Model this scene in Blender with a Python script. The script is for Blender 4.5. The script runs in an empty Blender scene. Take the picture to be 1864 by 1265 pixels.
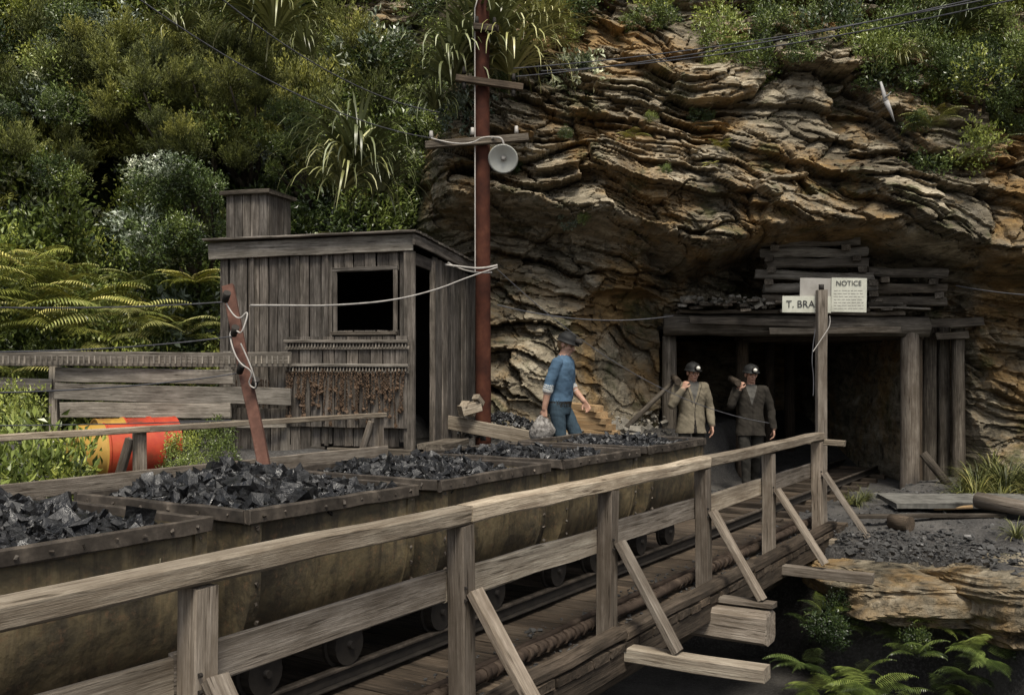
import bpy, math, random
import numpy as np
from mathutils import Vector, Matrix, Quaternion
from mathutils.kdtree import KDTree
random.seed(7); rng=np.random.default_rng(7)
C32,S32=0.848,0.530
CZ=1.68
def W(p,t,z): return Vector((C32*p+S32*t, -S32*p+C32*t, z))
def P(u,v,Y): return Vector(((u-932)/1812*Y, Y, CZ+(672-v)/1812*Y))
scene=bpy.context.scene
# ---------------------------------------------------------------- noise
def hsh(i,j=0,k=0):
    i=np.asarray(i,dtype=np.float64);
    a=np.sin(i*127.1+np.asarray(j)*311.7+np.asarray(k)*74.7)*43758.5453
    return a-np.floor(a)
def vn(x,y,k=0):
    xi=np.floor(x);yi=np.floor(y);fx=x-xi;fy=y-yi
    fx=fx*fx*(3-2*fx);fy=fy*fy*(3-2*fy)
    return (hsh(xi,yi,k)*(1-fx)+hsh(xi+1,yi,k)*fx)*(1-fy)+(hsh(xi,yi+1,k)*(1-fx)+hsh(xi+1,yi+1,k)*fx)*fy
def fbm(x,y,k=0,o=4):
    s=0;a=.5
    for q in range(o):
        s=s+a*vn(x,y,k+q*3.3);x=x*2.03+5.1;y=y*2.03+1.7;a*=.5
    return s
def ss(a,b,x):
    t=np.clip((x-a)/(b-a),0,1);return t*t*(3-2*t)
def cellf(x,y,k):
    xi=np.floor(x);yi=np.floor(y);best=np.full(x.shape,9.);sec=np.full(x.shape,9.);idh=np.zeros(x.shape);dx=np.zeros(x.shape);dy=np.zeros(x.shape)
    for a in(-1,0,1):
        for b in(-1,0,1):
            cx=xi+a+hsh(xi+a,yi+b,k);cy=yi+b+hsh(xi+a,yi+b,k+1.7);ex=x-cx;ey=y-cy;d=np.abs(ex)**1.5+np.abs(ey)**1.5
            m=d<best;sec=np.where(m,best,np.minimum(sec,d));idh=np.where(m,hsh(xi+a,yi+b,k+5),idh);dx=np.where(m,ex,dx);dy=np.where(m,ey,dy);best=np.where(m,d,best)
    t1=hsh(np.floor(idh*9999),3,k);t2=hsh(np.floor(idh*9999),7,k)
    return idh+(t1-.5)*dx*1.6+(t2-.75)*dy*1.8-.22*np.clip(1-(sec-best)/.10,0,1),idh
# ---------------------------------------------------------------- materials
def newmat(name):
    m=bpy.data.materials.new(name);m.use_nodes=True
    nt=m.node_tree;b=nt.nodes['Principled BSDF'];return m,nt,b
def N(nt,typ,**k):
    n=nt.nodes.new(typ)
    for a,v in k.items():
        if a in n.inputs.keys(): n.inputs[a].default_value=v
        else: setattr(n,a,v)
    return n
def ramp(nt,fac,stops):
    r=nt.nodes.new('ShaderNodeValToRGB');el=r.color_ramp.elements
    while len(el)<len(stops): el.new(.5)
    for e,(p,c) in zip(el,stops):
        e.position=p;e.color=(*c,1) if len(c)==3 else c
    nt.links.new(fac,r.inputs[0]);return r.outputs[0]
def mixc(nt,f,a,b,mode='MIX'):
    m=nt.nodes.new('ShaderNodeMix');m.data_type='RGBA';m.blend_type=mode
    for s,x in ((0,f),(6,a),(7,b)):
        if hasattr(x,'links'): nt.links.new(x,m.inputs[s])
        else: m.inputs[s].default_value=x if s==0 else (*x,1)
    return m.outputs[2]
def coords(nt,scale=(1,1,1),rot=(0,0,0),rand=True,out='Object'):
    tc=nt.nodes.new('ShaderNodeTexCoord');mp=nt.nodes.new('ShaderNodeMapping')
    mp.inputs['Scale'].default_value=scale;mp.inputs['Rotation'].default_value=rot
    src=tc.outputs[out]
    if rand:
        oi=nt.nodes.new('ShaderNodeObjectInfo');ml=nt.nodes.new('ShaderNodeMath');ml.operation='MULTIPLY';ml.inputs[1].default_value=37.
        nt.links.new(oi.outputs['Random'],ml.inputs[0])
        va=nt.nodes.new('ShaderNodeVectorMath');va.operation='ADD'
        nt.links.new(src,va.inputs[0]);nt.links.new(ml.outputs[0],va.inputs[1]);src=va.outputs[0]
    nt.links.new(src,mp.inputs[0]);return mp.outputs[0]
def noise(nt,vec,scale,detail=6,rough=.6,dist=0):
    n=nt.nodes.new('ShaderNodeTexNoise');n.inputs['Scale'].default_value=scale;n.inputs['Detail'].default_value=min(detail,5)
    n.inputs['Roughness'].default_value=rough;n.inputs['Distortion'].default_value=dist
    nt.links.new(vec,n.inputs['Vector']);return n.outputs[0]
def bump(nt,b,h,s,d=.02):
    n=nt.nodes.new('ShaderNodeBump');n.inputs['Strength'].default_value=s;n.inputs['Distance'].default_value=d
    nt.links.new(h,n.inputs['Height']);nt.links.new(n.outputs[0],b.inputs['Normal'])
def mat_wood(name,dark,mid,light,stain=(.05,.045,.035),stainamt=.5):
    m,nt,b=newmat(name)
    v=coords(nt,(1.2,28,28));g=noise(nt,v,1.6,5,.78)
    c=ramp(nt,g,[(.25,dark),(.5,mid),(.72,light)])
    v2=coords(nt,(1,2.5,2.5));g2=noise(nt,v2,2.2,5,.68)
    f=ramp(nt,g2,[(.40,(0,0,0)),(.64,(1,1,1))])
    ml=N(nt,'ShaderNodeMath',operation='MULTIPLY');nt.links.new(f,ml.inputs[0]);ml.inputs[1].default_value=stainamt
    c=mixc(nt,ml.outputs[0],c,stain)
    v3=coords(nt,(3,60,60));cr=ramp(nt,noise(nt,v3,1.1,2,.5),[(.31,(.25,.23,.21)),(.38,(1,1,1))]);c=mixc(nt,.85,c,cr,'MULTIPLY')
    oi=nt.nodes.new('ShaderNodeObjectInfo')
    r=ramp(nt,oi.outputs['Random'],[(0,(.60,.57,.54)),(.5,(.95,.94,.92)),(1,(1.28,1.22,1.14))])
    c=mixc(nt,1.,c,r,'MULTIPLY')
    nt.links.new(c,b.inputs['Base Color']);b.inputs['Roughness'].default_value=.85;b.inputs['Specular IOR Level'].default_value=.2
    bump(nt,b,g,.8,.011);return m
def mat_noise(name,stops,scale=4,rough=.8,bs=.4,bd=.02,rand=True,scl=(1,1,1),spec=.3,metal=0,detail=5,rot=(0,0,0)):
    m,nt,b=newmat(name);v=coords(nt,scl,rot,rand);g=noise(nt,v,scale,detail,.65)
    nt.links.new(ramp(nt,g,stops),b.inputs['Base Color']);b.inputs['Roughness'].default_value=rough
    b.inputs['Specular IOR Level'].default_value=spec;b.inputs['Metallic'].default_value=metal
    if bs: 
        g2=noise(nt,v,scale*3,4,.65);bump(nt,b,g2,bs,bd)
    return m
M={}
M['rail']=mat_wood('weathered_timber',(.085,.069,.053),(.225,.195,.162),(.38,.34,.295),(.075,.057,.041),.65)
M['railtop']=mat_wood('rail_timber',(.13,.106,.08),(.34,.295,.235),(.56,.505,.41),(.12,.088,.058),.55)
M['deck']=mat_wood('deck_timber',(.03,.024,.017),(.085,.066,.049),(.16,.128,.10),(.022,.018,.014),.7)
M['shed']=mat_wood('shed_boards',(.035,.031,.027),(.12,.107,.095),(.28,.257,.232),(.026,.023,.019),.75)
M['fence']=mat_wood('fence_boards',(.08,.074,.063),(.23,.21,.182),(.42,.39,.345),(.055,.047,.038),.6)
M['crib']=mat_wood('crib_timber',(.03,.026,.021),(.115,.10,.082),(.29,.26,.22),(.03,.024,.018),.7)
M['fresh']=mat_wood('sawn_timber',(.22,.13,.06),(.38,.26,.14),(.50,.38,.24),(.18,.11,.06),.3)
M['rustpole']=mat_noise('rusty_steel',[(.3,(.030,.012,.009)),(.55,(.068,.024,.015)),(.8,(.12,.048,.028))],5,.85,.3,.01,spec=.15)
M['pipe']=mat_noise('pipe_steel',[(.3,(.025,.018,.014)),(.55,(.055,.040,.030)),(.8,(.12,.09,.066))],6,.85,.4,.01,spec=.12)
M['rustlight']=mat_noise('rusty_post',[(.3,(.06,.030,.022)),(.55,(.13,.062,.044)),(.8,(.22,.13,.10))],7,.85,.3,.01)
M['wire']=mat_noise('wire',[(.3,(.05,.05,.055)),(.7,(.11,.11,.12))],9,.6,0)
M['cable']=mat_noise('pale_cable',[(.3,(.3,.28,.26)),(.7,(.5,.47,.43))],9,.7,0)
M['void']=mat_noise('interior_shade_black',[(.3,(.006,.005,.004)),(.7,(.015,.013,.011))],3,.95,0)  # near-black colour stands in for shade inside the shed and tunnel
M['conc']=mat_noise('weathered_slab',[(.3,(.05,.048,.042)),(.5,(.13,.125,.11)),(.8,(.25,.24,.215))],3,.9,.4,.01,scl=(2,2,.5))
M['chain']=mat_noise('rusty_chain',[(.3,(.045,.028,.017)),(.6,(.12,.075,.045)),(.85,(.22,.165,.12))],12,.7,0)
M['iron']=mat_noise('dark_iron',[(.3,(.014,.012,.011)),(.7,(.04,.034,.028))],8,.7,.2,.005,metal=.1)
M['stone']=mat_noise('stone',[(.3,(.09,.082,.068)),(.7,(.30,.275,.23))],6,.9,.6,.02)
M['spoil']=mat_noise('spoil_stone',[(.3,(.02,.02,.02)),(.58,(.07,.068,.065)),(.8,(.26,.25,.24))],6,.8,.4,.02)
M['drumred']=mat_noise('red_drum_paint',[(.35,(.16,.04,.02)),(.5,(.40,.045,.02)),(.72,(.48,.10,.035))],2.5,.6,.1,.005)
M['drumyel']=mat_noise('yellow_drum_paint',[(.35,(.22,.11,.03)),(.5,(.40,.23,.04)),(.75,(.48,.30,.08))],2.5,.6,.1,.005)
M['sign']=mat_noise('sign_paint',[(.3,(.38,.38,.32)),(.6,(.54,.54,.46)),(.8,(.60,.60,.52))],5,.7,.1,.004)
M['signold']=mat_noise('faded_sign',[(.3,(.25,.235,.21)),(.7,(.36,.34,.31))],6,.8,.1,.004)
M['ink']=mat_noise('sign_lettering',[(.3,(.02,.02,.022)),(.7,(.05,.05,.05))],9,.7,0)
M['lampin']=mat_noise('enamel_shade',[(.3,(.45,.45,.40)),(.7,(.60,.60,.54))],4,.4,0)
M['chalk']=mat_noise('chalk',[(.35,(.16,.14,.09)),(.7,(.30,.27,.19))],30,.9,0)
M['dead']=mat_noise('bleached_wood',[(.3,(.25,.24,.23)),(.7,(.42,.41,.40))],8,.9,.3,.01)
# coal
m,nt,b=newmat('coal');v=coords(nt,(1,1,1));g=noise(nt,v,11,5)
nt.links.new(ramp(nt,g,[(.3,(.004,.004,.004)),(.6,(.011,.011,.012)),(.8,(.034,.033,.034))]),b.inputs['Base Color'])
r=ramp(nt,noise(nt,v,18,2),[(.35,(.24,)*3),(.6,(.62,)*3)]);nt.links.new(r,b.inputs['Roughness']);b.inputs['Specular IOR Level'].default_value=.6
bump(nt,b,noise(nt,v,42,4),.7,.012);M['coal']=m
# tub steel
m,nt,b=newmat('tub_steel');v=coords(nt,(1,1,1));g=noise(nt,v,2.2,5,.75,.4)
c=ramp(nt,g,[(.3,(.024,.019,.013)),(.45,(.062,.050,.030)),(.58,(.135,.104,.055)),(.78,(.26,.205,.12))])
vs=coords(nt,(9,9,.8));g2=noise(nt,vs,1.6,5,.7)
c=mixc(nt,ramp(nt,g2,[(.47,(0,)*3),(.68,(.8,)*3)]),c,(.024,.019,.014))
c=mixc(nt,ramp(nt,noise(nt,v,24,3,.7),[(.56,(0,)*3),(.7,(.5,)*3)]),c,(.17,.10,.055))
nt.links.new(c,b.inputs['Base Color']);b.inputs['Roughness'].default_value=.65;b.inputs['Metallic'].default_value=.1
bump(nt,b,noise(nt,v,16,5),.5,.012);M['tub']=m
M['tubrim']=mat_noise('tub_rim_steel',[(.3,(.025,.021,.017)),(.52,(.068,.056,.045)),(.8,(.20,.165,.13))],7,.6,.4,.006,metal=.15)
# rock
DIP=.23
m,nt,b=newmat('layered_rock')
v=coords(nt,(.6,.9,2.6),(0,math.atan(DIP),0),False);v1=coords(nt,(1,1,1),rand=False)
g=noise(nt,v,1.9,5,.75,.9)
c=ramp(nt,g,[(.28,(.050,.044,.034)),(.42,(.15,.132,.10)),(.54,(.275,.243,.188)),(.72,(.52,.475,.385))])
at=N(nt,'ShaderNodeAttribute',attribute_name='tone')
rt=ramp(nt,at.outputs['Fac'],[(.15,(.46,.43,.39)),(.5,(.95,.92,.86)),(.9,(1.55,1.49,1.38))])
c=mixc(nt,1.,c,rt,'MULTIPLY')
go=noise(nt,v1,.6,5,.7,.4);fo=ramp(nt,go,[(.46,(0,)*3),(.60,(.8,)*3)])
co=ramp(nt,noise(nt,v,2.6,5,.75),[(.3,(.065,.038,.014)),(.5,(.25,.152,.058)),(.70,(.50,.335,.15))])
c=mixc(nt,fo,c,co)
gm=noise(nt,v1,1.5,5,.75);fm=ramp(nt,gm,[(.54,(0,)*3),(.65,(.7,)*3)])
c=mixc(nt,fm,c,(.052,.060,.022))
gk=noise(nt,v1,5,5,.75);c=mixc(nt,ramp(nt,gk,[(.35,(.8,)*3),(.46,(0,)*3)]),c,(.036,.032,.025))
ve=N(nt,'ShaderNodeAttribute',attribute_name='soil')
c=mixc(nt,ve.outputs['Fac'],c,(.020,.026,.010))
nt.links.new(c,b.inputs['Base Color']);b.inputs['Roughness'].default_value=.9;b.inputs['Specular IOR Level'].default_value=.15
mm=N(nt,'ShaderNodeMath',operation='ADD');nt.links.new(g,mm.inputs[0]);nt.links.new(noise(nt,v1,9,5,.75),mm.inputs[1])
bump(nt,b,mm.outputs[0],.8,.06);M['rock']=m
# ground
m,nt,b=newmat('gravel_ground');v=coords(nt,(1,1,1),rand=False)
c=ramp(nt,noise(nt,v,1.2,5,.7),[(.3,(.018,.017,.016)),(.5,(.05,.046,.042)),(.75,(.13,.12,.107))])
c=mixc(nt,ramp(nt,noise(nt,v,38,4,.7),[(.48,(0,)*3),(.7,(.7,)*3)]),c,(.15,.143,.135))
nt.links.new(c,b.inputs['Base Color']);b.inputs['Roughness'].default_value=.9
bump(nt,b,noise(nt,v,30,5,.7),.8,.04);M['ground']=m
def mat_leaf(name,stops,rough=.45):
    m,nt,b=newmat(name)
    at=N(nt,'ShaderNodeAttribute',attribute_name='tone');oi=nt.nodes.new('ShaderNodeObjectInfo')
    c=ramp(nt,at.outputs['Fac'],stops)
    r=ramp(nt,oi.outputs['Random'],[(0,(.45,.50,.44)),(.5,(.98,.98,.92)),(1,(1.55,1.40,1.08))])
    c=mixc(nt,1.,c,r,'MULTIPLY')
    nt.links.new(c,b.inputs['Base Color']);b.inputs['Roughness'].default_value=rough;b.inputs['Specular IOR Level'].default_value=.5
    return m
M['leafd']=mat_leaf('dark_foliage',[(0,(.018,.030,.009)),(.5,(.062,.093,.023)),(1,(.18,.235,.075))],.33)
M['leafr']=mat_leaf('shade_darkened_foliage',[(0,(.010,.020,.006)),(.5,(.03,.052,.014)),(1,(.08,.115,.034))],.4)  # darker copy of the dark leaf colours, ravine shade put into them
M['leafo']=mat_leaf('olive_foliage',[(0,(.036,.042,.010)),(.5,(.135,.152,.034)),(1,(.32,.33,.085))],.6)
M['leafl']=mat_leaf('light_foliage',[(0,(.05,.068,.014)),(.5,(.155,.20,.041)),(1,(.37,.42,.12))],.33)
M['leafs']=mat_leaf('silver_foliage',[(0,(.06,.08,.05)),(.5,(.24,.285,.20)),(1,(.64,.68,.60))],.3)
M['strap']=mat_leaf('strap_leaf',[(0,(.085,.092,.035)),(.5,(.23,.25,.115)),(1,(.60,.61,.43))],.35)
M['fern']=mat_leaf('fern_frond',[(0,(.07,.086,.017)),(.5,(.185,.21,.046)),(1,(.48,.46,.18))],.5)
M['grass']=mat_leaf('grass_blade',[(0,(.05,.06,.02)),(.5,(.14,.15,.04)),(1,(.34,.30,.14))],.6)
M['brown']=mat_noise('bark',[(.3,(.03,.024,.018)),(.7,(.09,.075,.055))],8,.9,.4,.01)
# ---------------------------------------------------------------- helpers
def link(o,parent=None):
    scene.collection.objects.link(o)
    if parent is not None:
        o.parent=parent;o.matrix_parent_inverse=Matrix.Translation(parent.location).inverted()
    return o
def group(name,loc=(0,0,0)):
    e=bpy.data.objects.new(name,None);e.location=loc;e.empty_display_size=.2
    scene.collection.objects.link(e);return e
def meshof(name,V,F,mats,smooth=False,tone=None,midx=None):
    me=bpy.data.meshes.new(name)
    V=np.asarray(V,dtype=np.float32)
    if isinstance(F,np.ndarray):
        k=F.shape[1];me.vertices.add(len(V));me.vertices.foreach_set('co',V.ravel())
        me.loops.add(F.size);me.loops.foreach_set('vertex_index',F.ravel().astype(np.int32))
        me.polygons.add(len(F));me.polygons.foreach_set('loop_start',np.arange(0,F.size,k,dtype=np.int32))
        me.polygons.foreach_set('loop_total',np.full(len(F),k,dtype=np.int32));me.update(calc_edges=True)
    else: me.from_pydata([tuple(map(float,x)) for x in V],[],F)
    for q in (mats if isinstance(mats,(list,tuple)) else [mats]): me.materials.append(q)
    me.polygons.foreach_set('use_smooth',np.full(len(me.polygons),bool(smooth)))
    if tone is not None:
        a=me.attributes.new('tone','FLOAT','POINT');a.data.foreach_set('value',np.asarray(tone,dtype=np.float32))
    if midx is not None: me.polygons.foreach_set('material_index',np.asarray(midx,dtype=np.int32))
    return me
def obj(name,me,parent=None,mat=None):
    o=bpy.data.objects.new(name,me)
    if mat is not None: o.matrix_world=mat
    return link(o,parent)
def frame(a,b,up):
    a=Vector(a);b=Vector(b);x=(b-a);L=x.length;x.normalize();up=Vector(up)
    if abs(x.dot(up))>.98: up=Vector((0,1,0)) if abs(x.y)<.9 else Vector((0,0,1))
    y=up.cross(x).normalized();z=x.cross(y)
    R=Matrix((x,y,z)).transposed().to_4x4();R.translation=a;return R,L
def plank(name,a,b,w,h,mat,parent,up=(0,0,1),seg=None,jit=.003,ch=.006):
    R,L=frame(a,b,up);seg=seg or max(2,int(L/.35))
    c=min(ch,w*.25,h*.25);V=[];F=[]
    ring=[(w/2-c,-h/2),(w/2,-h/2+c),(w/2,h/2-c),(w/2-c,h/2),(-w/2+c,h/2),(-w/2,h/2-c),(-w/2,-h/2+c),(-w/2+c,-h/2)]
    for i in range(seg+1):
        dy=random.uniform(-jit,jit);dz=random.uniform(-jit,jit)
        for (y,z) in ring: V.append((L*i/seg+(random.uniform(-jit,jit)*1.5 if i in(0,seg) else 0),y+dy+random.uniform(-jit,jit)*.5,z+dz+random.uniform(-jit,jit)*.5))
    for i in range(seg):
        for k in range(8):
            k2=(k+1)%8;F.append((i*8+k,i*8+k2,(i+1)*8+k2,(i+1)*8+k))
    F.append(tuple(reversed(range(8))));F.append(tuple(seg*8+k for k in range(8)))
    return obj(name,meshof(name,V,F,M[mat] if isinstance(mat,str) else mat),parent,R)
def log(name,a,b,r1,r2,mat,parent,n=14,jit=.06,smooth=True,seg=None):
    R,L=frame(a,b,(0,0,1));seg=seg or max(2,int(L/.3));V=[];F=[]
    ph=[1+random.uniform(-jit,jit) for _ in range(n)]
    for i in range(seg+1):
        r=r1+(r2-r1)*i/seg
        for k in range(n):
            an=2*math.pi*k/n;q=r*ph[k]*(1+random.uniform(-jit,jit)*.3);V.append((L*i/seg,q*math.cos(an),q*math.sin(an)))
    for i in range(seg):
        for k in range(n):
            k2=(k+1)%n;F.append((i*n+k,i*n+k2,(i+1)*n+k2,(i+1)*n+k))
    me=meshof(name,V,F+[tuple(reversed(range(n))),tuple(seg*n+k for k in range(n))],M[mat] if isinstance(mat,str) else mat)
    if smooth:
        me.polygons.foreach_set('use_smooth',np.array([True]*len(F)+[False,False]))
    return obj(name,me,parent,R)
def curve(name,pts,r,mat,parent=None,smooth=False):
    cu=bpy.data.curves.new(name,'CURVE');cu.dimensions='3D';cu.bevel_depth=r;cu.bevel_resolution=2
    sp=cu.splines.new('NURBS' if smooth else 'POLY');sp.points.add(len(pts)-1)
    for q,pt in zip(sp.points,pts): q.co=(*pt,1)
    if smooth: sp.use_endpoint_u=True;sp.order_u=3
    cu.materials.append(M[mat]);return link(bpy.data.objects.new(name,cu),parent)
def sag(a,b,s,n=16):
    a=Vector(a);b=Vector(b)
    return [a.lerp(b,i/n)-Vector((0,0,s*4*(i/n)*(1-i/n))) for i in range(n+1)]
CV=np.array([(x,y,z) for x in(-1,1) for y in(-1,1) for z in(-1,1)],float)
CF=np.array([(0,1,3),(0,3,2),(4,6,7),(4,7,5),(0,4,5),(0,5,1),(2,3,7),(2,7,6),(0,2,6),(0,6,4),(1,5,7),(1,7,3)])
def rotm(n,lim=None):
    q=rng.normal(size=(n,4))
    if lim is not None: q[:,1:3]*=lim
    q/=np.linalg.norm(q,axis=1)[:,None];w,x,y,z=q.T
    return np.stack([np.stack([1-2*(y*y+z*z),2*(x*y-z*w),2*(x*z+y*w)],1),np.stack([2*(x*y+z*w),1-2*(x*x+z*z),2*(y*z-x*w)],1),np.stack([2*(x*z-y*w),2*(y*z+x*w),1-2*(x*x+y*y)],1)],1)
def chunks(name,cen,size,mat,parent=None,flat=1.,M4=None,slab=None):
    n=len(cen);b=CV[None]*rng.uniform(.35,1,(n,8,3))
    b=b*rng.uniform(.45,1,(n,1,3))
    if slab: b[:,:,2]*=slab
    b=b*np.array(size)[:,None,None]
    b=np.einsum('nij,nkj->nki',rotm(n,.6 if slab else None),b);b[:,:,2]*=flat
    V=(b+np.array(cen)[:,None]).reshape(-1,3);F=(CF[None]+np.arange(n)[:,None,None]*8).reshape(-1,3)
    return obj(name,meshof(name,V,F,M[mat]),parent,M4)
# ---------------------------------------------------------------- terrain
def Gz(X,Y):
    X=np.asarray(X,float);Y=np.asarray(Y,float)
    p=C32*X-S32*Y;t=S32*X+C32*Y
    left=.36+.44*ss(12.2,12.8,Y)*ss(-1.6,-1.2,X)+.40*ss(10.6,11.2,Y)*ss(-1.0,-1.4,X)
    under=np.full_like(X,-1.4)
    far=-.04+0*X
    mid=under+(far-under)*ss(10.5,10.75,t)
    edge=10.1-.45*(np.clip(p,-2.7,6)+2.2)+.25*np.sin(p*3)
    rav=-2.6+0*X
    right=rav+(far-rav)*ss(-.55,0,t-edge)+.22*ss(.3,1.8,t-edge)*fbm(X*.9,Y*.9,17)
    plat=ss(2.6,1.8,t)
    right=right+(0-right)*plat*ss(-1.6,-1.0,p)
    z=np.where(p<-2.6,mid,right)
    wl=ss(-5.25,-5.75,p)
    z=z*(1-wl)+left*wl
    z=z+(fbm(X*1.3,Y*1.3,2)-.5)*.12*np.where((p>-5.1)&(p<-2.7),.1,1)
    z=z+ss(6.2,9,X)*ss(10,13,Y)*1.2
    return z
def gz(x,y): return float(Gz(np.array([x]),np.array([y]))[0])
xs=np.concatenate([np.linspace(-150,-13,30),np.linspace(-12.9,12.9,380),np.linspace(13,150,30)])
ys=np.concatenate([np.linspace(-100,-1,24),np.linspace(-.9,16.5,260),np.linspace(17,150,40)])
XX,YY=np.meshgrid(xs,ys);ZZ=Gz(XX,YY)
def gridmesh(name,X,Y,Z,mats,smooth=True,tone=None):
    h,w=X.shape;V=np.stack([X.ravel(),Y.ravel(),Z.ravel()],1)
    i=np.arange(h*w).reshape(h,w)
    F=np.stack([i[:-1,:-1].ravel(),i[:-1,1:].ravel(),i[1:,1:].ravel(),i[1:,:-1].ravel()],1)
    return meshof(name,V,F,mats,smooth,tone)
obj('ground',gridmesh('ground',XX,YY,ZZ,M['ground']))
# cliff
def lip(X): return np.interp(X,[-1.2,-.26,.94,1.9,2.54,3.6,4.9,6.5,7.5,9],[3.86,4.14,3.9,3.75,3.35,3.65,3.7,3.35,3.2,3.])
def base(X,Z):
    wl=ss(-.6,-2.0,X)
    yl=15.0+.52*(Z-.5)-.35*np.clip(-5-X,0,8)
    L=lip(X);d=Z-L
    up=13.8+.42*np.clip(d,0,1.3)+.70*np.clip(d-1.3,0,30)
    rc=1.0+.85*ss(1.5,2.6,X)
    dn=13.8+rc*ss(0,-.4,d)-(.38-.1*ss(1.5,2.6,X))*np.clip(-d-.5,0,3)
    yr=np.where(d>0,up,dn)-.45*np.clip(X-6.3,0,6)
    return yl*wl+yr*(1-wl)
xs=np.concatenate([np.linspace(-60,-11,50),np.linspace(-10.95,-1.5,200),np.linspace(-1.48,9.5,560),np.linspace(9.6,60,50)])
zs=np.concatenate([np.linspace(-5,-.6,16),np.linspace(-.55,8.6,470),np.linspace(8.65,40,60)])
X,Z=np.meshgrid(xs,zs)
Yb=base(X,Z)
wx=(fbm(X*.35,Z*.35,11)-.5)*1.5;s=Z+X*DIP+wx+.16*(fbm(X*1.3,Z*1.3,3)-.5)+.06*(fbm(X*7,Z*7,33)-.5);a=X-Z*DIP+(fbm(X*.8,Z*.8,5)-.5)*1.4+.25*(fbm(X*4,Z*4,35)-.5)
def blocks(s,a,th,ln,k):
    q=s/th+hsh(k)*7;li=np.floor(q);off=hsh(li,k)*ln*3
    bb=(a+off)/(ln*(.6+.9*hsh(li,k,4)))+ (q-li)*.35;bi=np.floor(bb)
    return hsh(li,bi,k),q-li,bb-bi
b1,f1,g1=blocks(s,a,.95,1.7,1);b2,f2,g2=blocks(s,a,.36,.8,2);b3,f3,g3=blocks(s,a,.13,.5,3)
c1,i1=cellf(a/1.9,s/1.0,41);c2,i2=cellf(a/.75,s/.42,43);c3,i3=cellf(a/.28,s/.15,47)
lm_=ss(.36,.58,fbm(X*.55,Z*.7,61))
D=.50*c1+.30*c2+.09*c3+.26*b1-.26*f1+(.30+.65*lm_)*(.20*b2-.14*f2+.08*b3-.045*f3)+.7*(fbm(X*.5,Z*.5,21)-.2)+.16*(fbm(X*2.6,Z*3,9)-.5)+.09*(fbm(X*8,Z*10,19)-.5)
soil=ss(-.9,-1.5,X+ .8*(fbm(X,Z,31)-.5))
U=932+1812*X/Yb;Vv=672-1812*(Z-CZ)/Yb
patch=np.exp(-(((U-700)/120)**2+((Vv-60)/60)**2)**2);soil=soil*(1-patch)
D=D*(1-.6*soil)
hole=(X>2.25)&(X<5.95)&(Z<2.3)
Yc=Yb-D*.8
lim=13.45+1.5*ss(.0,2.2,X)-3*ss(2.7,3.3,Z)-4*ss(-1.0,-1.8,X)-4*ss(6.6,7.4,X)
over=np.maximum(lim-Yc,0);Yc=Yc+over+np.where(over>0,.14*(1-c2)+.10*(1-b2)+.06*(1-c3),0)
Yc=np.where(hole,21.5,Yc)
me=gridmesh('cliff',X,Yc,Z,M['rock'],False,tone=(.3*i2+.2*b2+.12*b3+.13*i3+.25*i1).ravel())
at=me.attributes.new('soil','FLOAT','POINT');at.data.foreach_set('value',soil.ravel().astype(np.float32))
obj('rock_cliff',me)
def surfY(x,z):
    return float(Yc[min(np.searchsorted(zs,z),len(zs)-1),min(np.searchsorted(xs,x),len(xs)-1)])
# ---------------------------------------------------------------- foliage meshes
def leaves(cen,dirs,L,Wd,tone,cup=.25):
    n=len(cen);d=dirs/np.linalg.norm(dirs,axis=1)[:,None]
    r=rng.normal(size=(n,3));sd=np.cross(d,r);sd/=np.linalg.norm(sd,axis=1)[:,None];up=np.cross(sd,d)
    L=np.broadcast_to(L,n)[:,None];Wd=np.broadcast_to(Wd,n)[:,None]
    v0=cen;v1=cen+d*L*.5+sd*Wd*.5+up*Wd*cup;v2=cen+d*L-up*L*.15;v3=cen+d*L*.5-sd*Wd*.5+up*Wd*cup
    V=np.stack([v0,v1,v2,v3],1).reshape(-1,3)
    i=np.arange(n)[:,None]*4;F=np.concatenate([i+np.array([0,1,2]),i+np.array([0,2,3])],0)
    return V,F,np.repeat(tone,4)
def clump(name,mat,nsub,nleaf,L,Wd,R=(.5,.5,.45),sub=.13,updir=.5,spread=.8):
    c=rng.normal(size=(nsub,3));c/=np.linalg.norm(c,axis=1)[:,None];c*=rng.uniform(.45,1.15,(nsub,1));c*=np.array(R)
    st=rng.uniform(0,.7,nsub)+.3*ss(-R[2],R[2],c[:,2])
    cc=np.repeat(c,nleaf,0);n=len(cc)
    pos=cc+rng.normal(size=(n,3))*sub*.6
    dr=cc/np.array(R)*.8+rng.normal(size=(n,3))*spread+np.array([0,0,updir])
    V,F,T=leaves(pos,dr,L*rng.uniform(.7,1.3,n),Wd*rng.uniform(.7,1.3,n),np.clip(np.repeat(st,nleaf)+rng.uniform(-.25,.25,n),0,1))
    return meshof(name,V,F,M[mat],False,T)
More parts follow.
